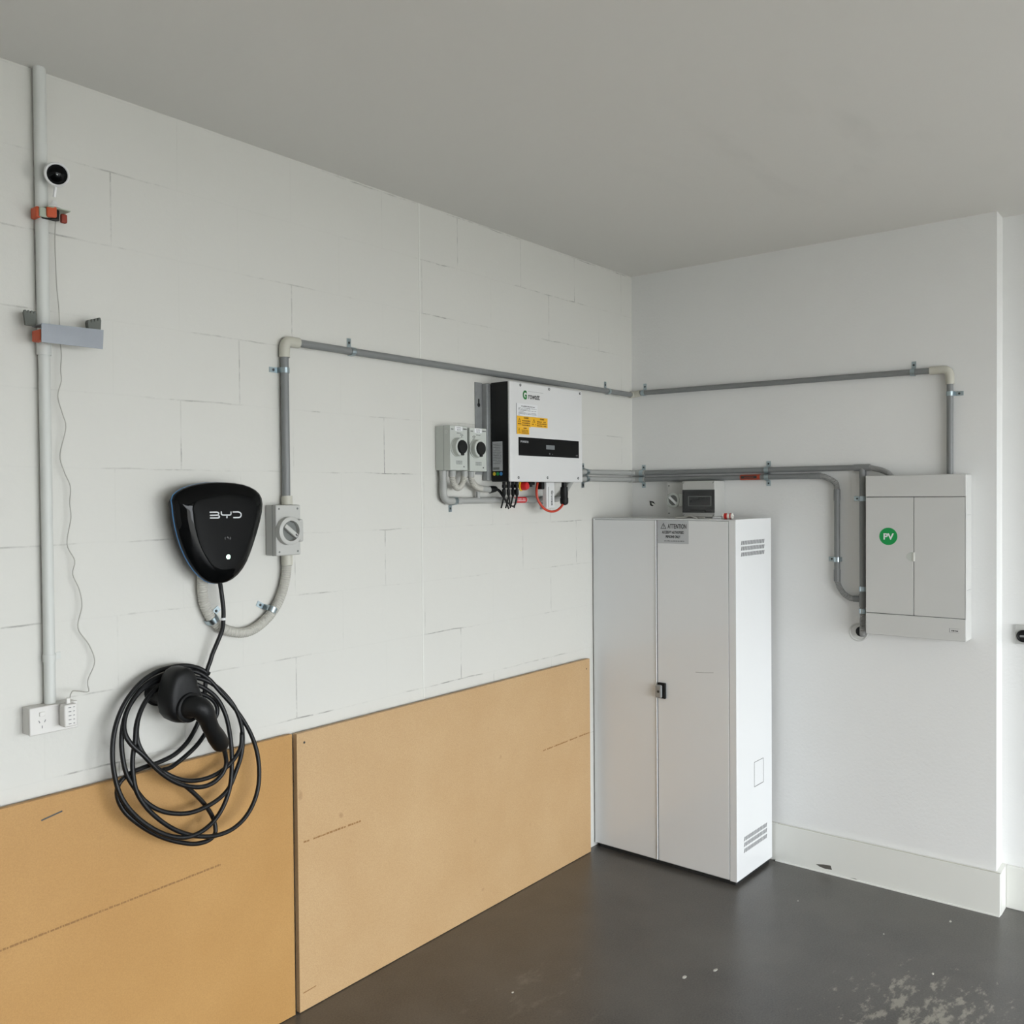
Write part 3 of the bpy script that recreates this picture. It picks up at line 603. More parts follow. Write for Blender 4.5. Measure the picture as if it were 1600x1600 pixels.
# spring clamp
sc = thing('spring_clamp', 'orange-tipped spring clamp gripping the white pipe under the camera', 'clamp', (VX, -.05, 2.3895))
A_ = [(-2.9094, 2.3823), (-2.9106, 2.3796), (-2.8933, 2.3825), (-2.8812, 2.3895), (-2.8504, 2.3978), (-2.8347, 2.4018)]
cz_ = A_[1][1]
bm = NB(); fbox(bm, LW, VX-.026, VX-.014, cz_-.014, cz_+.014, .012, .045, .004); obj('jaw_pad', bm, M_clamp, sc, True)
a0 = A_[1][0]; a1 = A_[2][0]; a2 = A_[3][0]
bm = NB(); fbox(bm, LW, a0, a1+.004, cz_-.0115, cz_+.0115, .044, .052, .002); obj('jaw', bm, M_clampplate, sc, True)
G = Fr(LW.P(a1, cz_+.002, .052), Vector((.93, -.3, .06)).normalized(), (0, 0, 1), Vector((-.3, -.93, 0)))
bm = NB(); fbox(bm, G, -.002, .022, -.013, .014, -.006, .006, .004); obj('handle_grip', bm, M_clamp, sc, True)
bm = NB(); lathe(bm, (a1+.022, -.045, cz_-.012), (0, 0, 1), [(.011, 0), (.011, .024)], 18); fbox(bm, LW, a1-.005, a1+.034, cz_-.011, cz_+.009, .028, .046, .003); obj('spring', bm, M_black, sc, True)
h0, h1 = A_[4], A_[5]
bm = NB(); fbox(bm, LW, h0[0], h1[0], cz_-.011, cz_+.012, .025, .038, .004); obj('handle_grip', bm, M_clampred, sc, True)
bm = NB(); fbox(bm, LW, VX-.006, h0[0]+.012, cz_+.013, cz_+.016, .018, .062, .001); obj('top_plate', bm, M_clampplate, sc)
# camera
cm = thing('security_camera', 'round white security camera with black face on the white pipe', 'camera', [-2.8755, -0.05, 2.4135])
cc_ = Vector(LW.P(*(-2.8735, 2.4791), .060)); dn = Vector((-.24, -.90, -.33)).normalized()
b_ = (-2.8747, 2.4153)
bm = NB(); lathe(bm, cc_-dn*.022, dn, [(0, 0), (.014, .001), (.022, .006), (.0275, .016), (.0295, .028), (.0295, .036), (.0285, .0395), (.026, .0405), (.0245, .0395), (.0235, .037)], 36); obj('housing', bm, M_camwhite, cm, True)
bm = NB(); lathe(bm, cc_+dn*.0150, dn, [(.0238, 0), (.0238, .001), (0, .0022)], 36); fc = obj('face', bm, M_gloss, cm, 'all')
bm = NB(); lathe(bm, cc_+dn*.0172, dn, [(.0014, 0), (.0014, .0004)], 12); obj('lens_glint', bm, M_label, fc)
bm = NB(); tube(bm, [cc_-Vector((0, 0, .022)), Vector((b_[0], -.052, b_[1]+.008))], .004, 12); lathe(bm, (b_[0], -.050, cz_+.016), (0, 0, 1), [(.017, 0), (.017, .002), (.010, .006), (.007, .012), (.005, .018)], 24); obj('stand', bm, M_camwhite, cm, True)
# camera cord
pts = [(-2.863, 2.4142, 0.03), (-2.8582, 2.3846, 0.022), (-2.8598, 2.3293, 0.02), (-2.8592, 2.2676, 0.02), (-2.8571, 2.2028, 0.02), (-2.8531, 2.1545, 0.02), (-2.8521, 2.1138, 0.02), (-2.8512, 2.073, 0.02), (-2.8486, 2.0324, 0.02), (-2.8509, 1.9944, 0.02), (-2.8497, 1.9666, 0.02), (-2.8593, 1.9265, 0.02), (-2.8479, 1.8814, 0.02), (-2.8403, 1.8473, 0.02), (-2.8562, 1.7759, 0.02), (-2.8463, 1.7333, 0.02), (-2.8313, 1.6954, 0.02), (-2.8337, 1.6523, 0.02), (-2.831, 1.6142, 0.02), (-2.8421, 1.5466, 0.02), (-2.8229, 1.5024, 0.02), (-2.8291, 1.4678, 0.02), (-2.8124, 1.4264, 0.02), (-2.8064, 1.3823, 0.02), (-2.8175, 1.3265, 0.02), (-2.7894, 1.2792, 0.02), (-2.7747, 1.2314, 0.02), (-2.7944, 1.1836, 0.02), (-2.794, 1.1571, 0.025), (-2.825, 1.1644, 0.04), (-2.852, 1.171, 0.055), (-2.8628, 1.1578, 0.065), (-2.8632, 1.145, 0.067)]
bm = NB(); tube(bm, smooth_path(fp(LW, pts), .008), .0014, 8); obj('power_cord', bm, M_cord, cm, 'all', label='thin wavy white power cord running down to the outlet')
# aluminium bracket
br = thing('angle_bracket', 'aluminium angle bracket with toothed rubber pads on the white pipe', 'bracket', (VX, -.06, 2.071))
BO = .085
q0, q1, q2, q3 = [(-2.9265, 2.096), (-2.7695, 2.1001), (-2.7721, 2.0502), (-2.9273, 2.0497)]
bm = NB(); prism(bm, LW, [q0, q1, q2, q3], BO-.002, BO); obj('front_plate', bm, M_alu, br)
bm = NB(); ztop = (q0[1]+q1[1])/2
prism(bm, Fr((0,0,0), (1,0,0), (0,-1,0), (0,0,1)), [(q0[0], BO-.002), (q0[0], .034), (q1[0], .034), (q1[0], BO-.002)], q0[1]-.004, q0[1]-.002)
obj('top_flange', bm, M_alu, br)
for (pa, pb, s_) in (((-2.9492, 2.0996), (-2.9179, 2.1312), 0), ((-2.7932, 2.105), (-2.7568, 2.1376), 1)):
    bm = NB(); n = 4; w = (pb[0]-pa[0])
    top = []; z1_ = pb[1]; z0_ = q0[1]-.002
    for i in range(n):
        zt = z1_-(.010*(1-i/(n-1)) if s_ else 0)
        top += [(pa[0]+w*(i+.05)/n, zt-.007), (pa[0]+w*(i+.3)/n, zt), (pa[0]+w*(i+.7)/n, zt), (pa[0]+w*(i+.95)/n, zt-.007)]
    prism(bm, LW, [(pa[0]+.004, z0_)]+top+[(pb[0]-.003, z0_)], .034, .042 if not s_ else .05)
    obj('toothed_pad', bm, M_pad, br)
p = (-2.9204, 2.0691)
bm = NB(); fbox(bm, LW, p[0]-.006, p[0]+.012, p[1]-.014, p[1]+.014, .03, .075, .003); obj('clamp_tip', bm, M_clamp, br, True, label='orange clamp tip')

# ---------------------------------------------------------------- power outlet and adapter
go = thing('power_outlet', 'white double power outlet at the foot of the painted conduit', 'power outlet', [-2.8819, 0, 1.0534])
g0 = (-2.9538, 1.0733); g1 = (-2.8329, 1.1357); gz1 = 1.1432; gz0 = g0[1]
bm = NB(); fbox(bm, LW, g0[0]+.001, g1[0]-.001, gz0+.001, gz1-.001, .0005, .036, .003, 3); obj('mounting_block', bm, M_gpo, go, True)
bm = NB(); fbox(bm, LW, g0[0], g1[0], gz0, gz1, .036, .045, .003, 3); fpz = obj('face_plate', bm, M_gpo, go, True)
for dx in (.03, .088):
    if dx < .05:
        for (sx, sz, r_) in ((-.007, .008, 25), (.007, .008, -25), (0, -.006, 0)):
            q = Matrix.Rotation(math.radians(r_), 2); bm = NB()
            G = Fr(LW.P(g0[0]+dx+sx, (gz0+gz1)/2-.010+sz, 0), LW.ex*math.cos(math.radians(r_))+LW.ez*math.sin(math.radians(r_)), LW.ez*math.cos(math.radians(r_))-LW.ex*math.sin(math.radians(r_)), LW.n)
            fbox(bm, G, -.001, .001, -.0035, .0035, .045, .0453); obj('socket_slot', bm, M_greyink, fpz)
        bm = NB(); fbox(bm, LW, g0[0]+dx-.007, g0[0]+dx+.007, gz1-.024, gz1-.013, .045, .048, .0015); obj('rocker_switch', bm, M_gpo, fpz, True)
ad = thing('plug_adapter', 'white plug adapter in the right-hand socket of the power outlet', 'adapter', LW.P(g1[0]-.025, gz0+.01, .07))
a0 = -2.8853; a1 = -2.8523; az1 = 1.1445; az0 = 1.0874
bm = NB(); fbox(bm, LW, a0, a1, az0, az1, .055, .082, .004, 3); obj('body', bm, M_gpo, ad, True)
bm = NB(); fbox(bm, LW, a0+.003, a1-.003, az0+.004, az1-.008, .0452, .055, .003, 3); obj('plug_base', bm, M_gpo, ad, True)
bm = NB()
for k in range(5):
    zz = az0+(az1-az0)*(.14+.18*k); fbox(bm, LW, a0+.010, a0+.017, zz-.001, zz+.001, .082, .0823); fbox(bm, LW, a0+.022, a0+.026, zz-.001, zz+.001, .082, .0823)
obj('moulded_text', bm, M_greyink, ad)
bm = NB(); fbox(bm, LW, (a0+a1)/2-.005, (a0+a1)/2+.005, az1-.001, az1+.014, .062, .07, .002); obj('cord_plug', bm, M_gpo, ad, True)

# ---------------------------------------------------------------- inverter with its mounting bracket
IB, IF = .034, .132
iv = thing('solar_inverter', 'white-fronted black-sided solar inverter on the block wall', 'inverter', (-.95, 0, 1.72))
x0 = -1.1457; x1 = -0.6368; zt = 2.1168; zb = 1.71775
bm = NB(); fbox(bm, LW, x0+.001, x1-.001, zb+.001, zt-.001, IB, .120, .003); ib = obj('housing', bm, M_invblack, iv, True)
bm = NB(); fbox(bm, LW, x0, x1, zb, zt, .1195, IF, .0055, 4); ic = obj('front_cover', bm, M_inv, iv, True)
for (a, b) in [(-1.0776, 2.1115), (-0.8827, 2.1113), (-0.6562, 2.1126), (-1.0938, 1.7346), (-0.8979, 1.7358), (-0.6731, 1.7354)]:
    b = min(max(b, zb+.012), zt-.012)
    bm = NB(); lathe(bm, LW.P(a, b, IF), LW.n, [(.0055, 0), (.0052, .0015), (.003, .0015), (.0028, .0008), (0, .0008)], 16); sw = obj('screw', bm, M_screw, ic)
    bm = NB(); lathe(bm, LW.P(a, b, IF+.0016), LW.n, [(.0024, 0), (.002, .0004)], 12); obj('washer', bm, M_label, sw)
g0_ = (-1.0617, 2.0511); g1_ = (-1.0288, 2.0864); w0 = (-1.028, 2.0511); w1 = (-0.9235, 2.075)
gh = 0.033500000000000085
gb = 2.0521
text('logo_initial', 'G', LW, g0_[0], gb, IF, gh*1.36, M_green, ic, .8, 'LEFT', .0022)
text('logo_lettering', 'rowatt', LW, w0[0]+.001, gb+.002, IF, gh*1.0, M_ink, ic, .84, 'LEFT', .0006)
bm = NB(); stroke(bm, LW, [(w0[0]+.002, gb+gh*.95), (w1[0]-.002, gb+gh*.95)], .0008, IF); obj('logo_line', bm, M_greyink, ic)
# labels on the cover
rnd = random.Random(5)
l0 = (-1.1029, 1.981); l1 = (-0.9636, 2.0338); lz1 = 2.0314
lb = NB(); fbox(lb, LW, l0[0], l1[0], l0[1], lz1, IF, IF+.0003); lb = obj('paper_label', lb, M_label, ic)
bm = NB(); hgt = lz1-l0[1]; wdt = l1[0]-l0[0]
scribble(bm, LW, l0[0]+wdt*.22, l1[0]-wdt*.14, lz1-hgt*.24, hgt*.09, IF+.0003, rnd, 1)
for k, fx_ in enumerate((1, .65, 1, .3, .98, 1, .12)):
    scribble(bm, LW, l0[0]+wdt*.08, l0[0]+wdt*(.08+.86*fx_), lz1-hgt*(.36+.095*k), hgt*.045, IF+.0003, rnd, .9)
obj('small_print', bm, M_greyink, lb)
ydefs = ([(-1.1006, 1.9386), (-1.0097, 1.9819)], [(-1.0089, 1.9414), (-0.8952, 1.9832)], [(-1.101, 1.9085), (-1.0217, 1.9405)])
bm = NB(); fbox(bm, LW, l0[0]-.001, l0[0]+.001, ydefs[2][0][1], lz1, IF, IF+.0008); obj('label_edge', bm, M_screw, ic)
for k, (c0, c1) in enumerate(ydefs):
    y0 = c0[1]; y1 = c1[1]
    if k == 0: yt = y1
    if k == 1: y1 = yt; 
    if k == 2: y1 = ydefs[0][0][1]-.0005
    yb = NB(); fbox(yb, LW, c0[0], c1[0], y0, y1, IF, IF+.0003); yb = obj('warning_sticker', yb, M_yellow, ic, label='yellow warning sticker')
    ww = c1[0]-c0[0]; hh = y1-y0
    bm = NB(); triangle_sign(bm, LW, c0[0]+ww*.17, y0+hh*.45, hh*.38, IF+.0003); scribble(bm, LW, c0[0]+ww*.06, c0[0]+ww*.3, y0+hh*.22, hh*.1, IF+.0003, rnd, .9)
    for j in range(3): scribble(bm, LW, c0[0]+ww*.36, c1[0]-ww*(.04+.08*rnd.random()), y0+hh*(.12+.2*j), hh*.11, IF+.0003, rnd, .95)
    obj('small_print', bm, M_brownink, yb)
    text('lettering', 'WARNING', LW, c0[0]+ww*.66, y1-hh*.23, IF+.0003, hh*.20, M_brownink, yb, .75, bold=.0003)
P4 = [(-1.0926, 1.8226), (-0.6681, 1.8232), (-0.6638, 1.8972), (-1.0908, 1.8967)]
dz0 = (P4[0][1]+P4[1][1])/2; dz1 = (P4[2][1]+P4[3][1])/2; dx0 = P4[0][0]; dx1 = P4[1][0]
dp = NB(); fbox(dp, LW, dx0, dx1, dz0, dz1, IF-.001, IF+.0012, .0005); dp = obj('display_panel', dp, M_gloss, ic)
p, q = [(-0.908, 1.8534), (-0.8481, 1.8702)]
bm = NB(); fbox(bm, LW, p[0], q[0], p[1], q[1]+.001, IF+.0012, IF+.0016); obj('display', bm, M_lcd, dp)
text('lettering', 'PV INVERTER', LW, dx0+.012, dz1-.022, IF+.0012, .0115, M_silver, dp, .78, 'LEFT')
text('lettering', 'NLO', LW, dx1-.008, dz0+.008, IF+.0012, .008, M_greyink, dp, .9, 'RIGHT')
for k, (u, r_) in enumerate(((.0, .0035), (.02, .002))):
    bm = NB(); lathe(bm, LW.P((p[0]+q[0])/2-.005+u, p[1]-.018-.002*k, IF+.0012), LW.n, [(r_, 0), (r_*.9, .0004)], 14); obj('indicator', bm, M_greyink, dp)
# rating label and coloured dots on the black side
SF = Fr((x0+.001, 0, 0), (0, -1, 0), (0, 0, 1), (-1, 0, 0))
s0_ = (0.0283, 1.7618); s1_ = (0.0861, 1.879)
s0_ = (IB+.006, s0_[1]); s1_ = (IB+.006+.052, s1_[1])
lb = NB(); fbox(lb, SF, s0_[0], s1_[0], s0_[1], s1_[1], 0, .0003); lb = obj('rating_label', lb, M_sticker, ib)
bm = NB(); hh = s1_[1]-s0_[1]
for k in range(13): scribble(bm, SF, s0_[0]+.003, s1_[0]-.003-.01*rnd.random(), s1_[1]-hh*(.1+.055*k), hh*.022, .0003, rnd, .85)
fbox(bm, SF, s0_[0]+.003, s1_[0]-.016, s0_[1]+hh*.04, s0_[1]+hh*.12, .0003, .0006)
obj('small_print', bm, M_greyink, lb)
for k, m_ in enumerate((M_yel, M_pv, M_blue)):
    bm = NB(); lathe(bm, SF.P(s0_[0]+.009+.0175*k, s0_[1]-.012, 0), SF.n, [(.0075, 0), (.0075, .0003)], 20); obj('round_sticker', bm, m_, ib)
# mounting bracket behind the inverter
mb = thing('mounting_bracket', 'galvanised mounting bracket showing left of the inverter', 'bracket', (-1.15, 0, 1.75))
m0 = -1.2061; mt = 2.1159; m1 = -1.1648
bm = NB(); fbox(bm, LW, m0, m1+.002, zb+.03, mt, .001, .004); obj('back_plate', bm, M_steel, mb)
bm = NB(); fbox(bm, LW, m1, x1-.12, zb+.006, mt-.004, .004, .030, .002); obj('channel', bm, M_steel, mb)
p = (-1.1845, 2.0303)
bm = NB(); lathe(bm, LW.P(p[0], p[1]-.004, .004), LW.n, [(.0085, 0), (.0085, .0003)], 18); fbox(bm, LW, p[0]-.004, p[0]+.004, p[1]-.004, p[1]+.02, .004, .0043); obj('keyhole_slot', bm, M_gap, mb)

# ---------------------------------------------------------------- two DC isolators
def dc_iso(px, lab, q0, q1, kc_):
    D = .078
    t = thing('dc_isolator', lab, 'switch', LW.P((q0[0]+q1[0])/2, q0[1], 0), 'DC isolators left of the inverter')
    a0, b0 = q0; a1, b1 = q1
    bm = NB(); fbox(bm, LW, a0, a1, b0, b1, .001, D, .003, 2); en = obj('enclosure', bm, M_dc, t, True)
    bm = NB(); fbox(bm, LW, a0-.0004, a1+.0004, b0-.0004, b1+.0004, .044, .0452); obj('lid_seam', bm, M_knobgrey, t)
    ka, kb = kc_
    cl = NB(); lathe(cl, LW.P(ka, kb, D), LW.n, [(.0365, 0), (.0365, .004), (.0345, .005), (.0345, .024), (.0325, .026), (.0265, .026), (.0265, .024)], 36); cl = obj('knob_collar', cl, M_dc, t, True)
    bm = NB(); lathe(bm, LW.P(ka, kb, D+.012), LW.n, [(.0258, 0), (.0258, .017), (.0235, .020), (0, .020)], 32); fbox(bm, LW, ka-.008, ka+.008, kb-.032, kb+.01, D+.018, D+.031, .003); obj('knob', bm, M_black, t, True, label='black rotary knob')
    w = a1-a0; h = b1-b0
    l_ = NB(); fbox(l_, LW, a0+w*.28, a0+w*.70, b1-h*.115, b1-h*.01, D, D+.0004); l_ = obj('white_label', l_, M_label, t)
    r_ = random.Random(3)
    text('lettering', 'DC SWITCH', LW, a0+w*.49, b1-h*.055, D+.0004, h*.032, M_ink, l_, .8); text('lettering', 'ISOLATOR', LW, a0+w*.49, b1-h*.1, D+.0004, h*.032, M_ink, l_, .8)
    bm = NB()
    scribble(bm, LW, a0+w*.06, a0+w*.2, b1-h*.09, h*.025, D, r_, 1); obj('corner_lettering', bm, M_ink, t); bm = NB(); scribble(bm, LW, a0+w*.74, a0+w*.95, b1-h*.075, h*.025, D, r_, 1); obj('corner_lettering', bm, M_ink, t); bm = NB()
    scribble(bm, LW, a0+w*.38, a0+w*.62, b1-h*.17, h*.014, D, r_, 1)
    obj('header_lettering', bm, M_ink, t); bm = NB()
    for k in range(3): scribble(bm, LW, a0+w*.32, a0+w*.68, b0+h*(.20-.03*k), h*.012, D, r_, 1)
    obj('footer_lettering', bm, M_ink, t); bm = NB()
    scribble(bm, LW, a0+w*.75, a0+w*.82, b0+h*.07, h*.03, D, r_, 1); obj('caution_mark', bm, M_ink, t); bm = NB()
    ca, cb_ = a0+w*.66, b1-h*.235
    if px: ca = a0+w*.25
    stroke(bm, LW, [(ca+.009*math.cos(x), cb_+.009*math.sin(x)) for x in [math.pi*(.1+k*.16) for k in range(6)]], .0012, D)
    stroke(bm, LW, [(ca+.009*math.cos(x), cb_+.009*math.sin(x)) for x in [math.pi*(1.15+k*.14) for k in range(6)]], .0012, D)
    stroke(bm, LW, [(ca, cb_-.005), (ca+.001, cb_+.005)], .002, D); stroke(bm, LW, [(ca-.002, cb_+.004), (ca+.004, cb_+.004)], .0012, D)
    obj('rotation_symbol', bm, M_ink, t)
    G = Fr((a0, 0, 0), (0, -1, 0), (0, 0, 1), (-1, 0, 0))
    bm = NB(); stroke(bm, G, [(.058+.006*math.cos(x), b1-h*.14+.006*math.sin(x)) for x in [k*math.pi/6 for k in range(13)]], .001, .0001); obj('side_symbol', bm, M_label, t)
    return t
D1 = [(-1.4366, 1.7596), (-1.3384, 1.9274)]; D2 = [(-1.3259, 1.7577), (-1.2247, 1.9247)]
dc_iso(0, 'pale grey DC isolator with black knob, left of the pair', D1[0], D1[1], (-1.3987, 1.8466))
dc_iso(1, 'pale grey DC isolator with black knob, nearest the inverter', D2[0], D2[1], (-1.2916, 1.8443))
# conduit work under the isolators
Rd = .0125
c1 = thing('conduit_run', 'light grey conduit from the left DC isolator passing under the inverter', 'conduit', (-1.4, -.02, 1.64))
pa = (-1.4207, 1.6993); ph = (-1.2458, 1.6443); ph2 = (-0.7803, 1.6441)
zH = (ph[1]+ph2[1])/2
zD = 1.7621
bm = NB(); tube(bm, [LW.P(pa[0], D1[0][1]-.0005, .025), LW.P(pa[0], pa[1]+.005, .025)], Rd, 18); obj('pipe', bm, M_conduit2, c1, True)
bm = NB(); tube(bm, fillet([LW.P(pa[0], pa[1]+.02, .025), LW.P(pa[0], zH, .025), LW.P(pa[0]+.10, zH, .025)], .055, 10), Rd+.0018, 18); obj('elbow', bm, M_conduit2, c1, True)
e0 = -0.7094
bm = NB(); tube(bm, [LW.P(pa[0]+.09, zH, .025), LW.P(e0, zH, .025)], Rd, 18); obj('pipe', bm, M_conduit2, c1, True)
bm = NB(); tube(bm, [LW.P(pa[0], D1[0][1]-.001, .025), LW.P(pa[0], D1[0][1]-.026, .025)], Rd+.002, 18); obj('coupling', bm, M_conduit2, c1, True)
k0_ = -0.903; k1_ = -0.8492
bm = NB(); tube(bm, [LW.P(k0_, zH, .025), LW.P(k1_, zH, .025)], Rd+.0018, 18); obj('coupling', bm, M_conduit2, c1, True)
zl = 1.7374; zu = 1.76875
e1 = -0.5307
bm = NB(); tube(bm, smooth_path([LW.P(e0-.005, zH, .025), LW.P(e0+.05, zH+.006, .025), LW.P(e0+.10, (zH+zl)/2, .025), LW.P(e1-.03, zl-.006, .022), LW.P(e1, zl, .02)], .01), Rd, 18); obj('swept_bend', bm, M_conduit2, c1, True)
q0_ = -0.9945; q1_ = -0.9163
bm = NB(); tube(bm, [LW.P(q0_, zH, .025), LW.P(q1_, zH, .025)], Rd+.0004, 18); lab_ = obj('warning_label', bm, M_red, c1, True, label='red wrap-around label')
bm = NB(); rnd = random.Random(9); scribble(bm, LW, q0_+.006, q1_-.012, zH-.005, .004, .0378, rnd, .95); scribble(bm, LW, q0_+.006, q1_-.012, zH+.002, .004, .0378, rnd, .95); obj('lettering', bm, M_label, lab_)
s_ = -1.2183
bm = NB(); tube(bm, [LW.P(s_, zH+.004, .025), LW.P(s_, zH+.035, .025)], .009, 14); obj('tee_stub', bm, M_conduit2, c1, True)
p = (-1.3565, 1.6453); saddle(LW, p[0], zH, .025, Rd+.0006, 0, -1, 'zinc saddle on the low conduit below the left DC isolator', tab=.03)
p = (-0.7689, 1.6399); saddle(LW, p[0], zH, .025, Rd, 0, -1, 'zinc saddle on the low conduit behind the red cable loop', tab=.03)
c2 = thing('flexible_conduit', 'short U-shaped corrugated conduit under the left DC isolator', 'conduit', (-1.4, -.05, 1.74))
pts = [(-1.3914, 1.7672, 0.045), (-1.3917, 1.7429, 0.045), (-1.3867, 1.7162, 0.045), (-1.3706, 1.6967, 0.045), (-1.3505, 1.6955, 0.045), (-1.3318, 1.714, 0.045), (-1.324, 1.7388, 0.045), (-1.3218, 1.7684, 0.045)]
pts[0] = (pts[0][0], D1[0][1]-.001, .045); pts[-1] = (pts[-1][0], D1[0][1]-.001, .045)
bm = NB(); flex(bm, fp(LW, pts), .0128, .0062); obj('corrugated_hose', bm, M_flex, c2, True)
for q in (pts[0], pts[-1]):
    bm = NB(); tube(bm, [LW.P(q[0], q[1], q[2]), LW.P(q[0], q[1]-.022, q[2])], .0142, 18); obj('gland', bm, M_conduit2, c2, True)
c3 = thing('flexible_conduit', 'curved corrugated conduit from the right DC isolator ending in black cables', 'conduit', (-1.3, -.05, 1.72))
pts = [(-1.2843, 1.7617, 0.045), (-1.2846, 1.7392, 0.045), (-1.2736, 1.7144, 0.045), (-1.249, 1.697, 0.045), (-1.222, 1.6907, 0.045), (-1.2064, 1.6895, 0.045)]
pts[0] = (pts[0][0], D2[0][1]-.001, .045)
bm = NB(); flex(bm, fp(LW, pts), .0128, .0062); obj('corrugated_hose', bm, M_flex, c3, True)
bm = NB(); tube(bm, [LW.P(*pts[0]), LW.P(pts[0][0], pts[0][1]-.022, .045)], .0142, 18); obj('gland', bm, M_conduit2, c3, True)
e_ = [(-1.222, 1.6907, 0.045), (-1.1666, 1.6869, 0.048)]
bm = NB(); tube(bm, fp(LW, e_), .0125, 18); obj('sleeve', bm, M_conduit2, c3, True)
b_ = [(-1.1745, 1.6869, 0.048), (-1.161, 1.6882, 0.05), (-1.1445, 1.6894, 0.053), (-1.1377, 1.6881, 0.054)]
bm = NB(); tube(bm, fp(LW, b_), lambda s, t: .0145 if t < .7 else .0145-(t-.7)*.02, 16); obj('cable_boot', bm, M_black, c3, True)
bm = NB()
for pts in ([(-1.1417, 1.692, 0.054), (-1.1199, 1.6842, 0.056), (-1.1022, 1.6661, 0.058), (-1.0885, 1.6427, 0.06), (-1.0764, 1.6244, 0.06), (-1.0683, 1.6087, 0.06)],
            [(-1.1417, 1.6881, 0.054), (-1.1241, 1.6791, 0.056), (-1.1088, 1.661, 0.06), (-1.091, 1.6427, 0.062), (-1.0663, 1.6282, 0.062), (-1.0581, 1.6241, 0.062)],
            [(-1.0909, 1.6479, 0.062), (-1.0689, 1.6269, 0.064), (-1.0464, 1.6188, 0.066), (-1.0319, 1.6317, 0.068), (-1.0256, 1.6578, 0.07), (-1.0277, 1.6893, 0.072), (-1.0299, 1.7207, 0.074)],
            [(-1.0623, 1.619, 0.062), (-1.0686, 1.6477, 0.064), (-1.0798, 1.6789, 0.07), (-1.0802, 1.7099, 0.074), (-1.0813, 1.7203, 0.075)]):
    tube(bm, smooth_path(fp(LW, pts), .005), .0032, 8)
obj('cables', bm, M_rubber, c3, 'all', label='thin black cables')
# connectors under the inverter
def plug(name, u, lab, cat, z1_, ln, r, m_, off=.085):
    t = NB(); lathe(t, LW.P(u, z1_, off), (0, 0, -1), [(r*.8, 0), (r*.8, ln*.2), (r, ln*.22), (r, ln*.4), (r*.62, ln*.43), (r*.62, ln*.5), (r*.95, ln*.53), (r*.95, ln*.85), (r*.7, ln*.9), (r*.45, ln)], 16)
    return t
for k, (u, off, lab) in enumerate([(-1.1163, 0.075, 'leftmost black solar connector under the inverter'), (-1.1124, 0.095, 'second black solar connector from the left under the inverter'), (-1.0585, 0.075, 'third black solar connector from the left under the inverter'), (-1.0586, 0.095, 'rightmost black solar connector, next to the red switch')]):
    bm = plug('', u, '', '', zb+.002, .062, .0085, M_black, off); tube(bm, smooth_path([LW.P(u, zb-.055, off), LW.P(u+.002, zb-.085, off-.01), LW.P(u+.006, zb-.105, off-.02)], .006), .003, 8)
    tag(obj('solar_connector', bm, M_black, None, True), lab, 'connector', 'solar connectors under the inverter')
u = -0.9952
t = thing('rotary_switch', 'red and yellow rotary switch on the underside of the inverter', 'switch', LW.P(u, zb, .08))
bm = NB(); lathe(bm, LW.P(u-.006, zb-.016, .07), (.25, -1, 0), [(.0215, 0), (.0215, .004)], 24); obj('yellow_plate', bm, M_yel, t, True)
bm = NB(); lathe(bm, LW.P(u+.002, zb-.016, .074), (.1, -1, 0), [(.018, 0), (.0175, .018), (.014, .024), (0, .025)], 24); fbox(bm, LW, u-.004, u+.008, zb-.016, zb+.002, .07, .09, .002); obj('red_knob', bm, M_red, t, True)
u = -0.9473
bm = NB(); fbox(bm, LW, u-.016, u+.016, zb-.012, zb+.001, .07, .092, .003); lathe(bm, LW.P(u+.003, zb-.02, .08), (0, 0, 1), [(.006, 0), (.006, .01)], 14); tag(obj('socket_cap', bm, M_black, None, True), 'small black socket cap between red switch and red cable', 'cap')
rc = thing('network_cable', 'red-orange cable looping under the inverter between two black glands', 'cable', LW.P(-0.8091, 1.5935, .08))
pts = [(-0.8919, 1.7162, 0.075), (-0.903, 1.6866, 0.078), (-0.9043, 1.6543, 0.082), (-0.8925, 1.6274, 0.088), (-0.8693, 1.6055, 0.094), (-0.8338, 1.594, 0.098), (-0.7948, 1.5961, 0.1), (-0.7617, 1.6092, 0.1), (-0.7424, 1.6255, 0.1)]
bm = NB(); tube(bm, smooth_path(fp(LW, pts), .005), .0052, 12); obj('cable', bm, M_redcable, rc, 'all')
u = -0.8717
bm = NB(); fbox(bm, LW, u-.018, u+.012, zb-.03, zb+.001, .066, .096, .004); obj('gland', bm, M_black, rc, True)
u = -0.7345; zz0 = 1.62
bm = NB(); lathe(bm, LW.P(u, zb+.001, .1), (0, 0, -1), [(.0115, 0), (.0115, .02), (.016, .022), (.0175, .05), (.0165, .066), (.0185, .070), (.0185, .088), (.015, zb-zz0-.002), (.006, zb-zz0+.002)], 20); obj('connector', bm, M_black, rc, True)
u0 = -0.872; u1 = -0.8147; uz = 1.6078
wd_ = thing('wifi_module', 'slim white communication stick hanging below the inverter', 'module', LW.P((u0+u1)/2, uz, .1))
bm = NB(); fbox(bm, LW, u0, u1, uz, zb+.001, .085, .108, .004, 3); md = obj('body', bm, M_inv, wd_, True)
VT = Fr(LW.P(u0+(u1-u0)*.62, zb-.035, .108), (0, 0, -1), (1, 0, 0), (0, -1, 0))
text('lettering', 'Growatt', VT, 0, -.004, 0, .019, M_ink, md, .95, 'LEFT', .0005)
bm = NB(); fbox(bm, LW, u0+.010, u0+.0125, uz+.004, zb-.02, .108, .1084); obj('groove', bm, M_greyink, md)

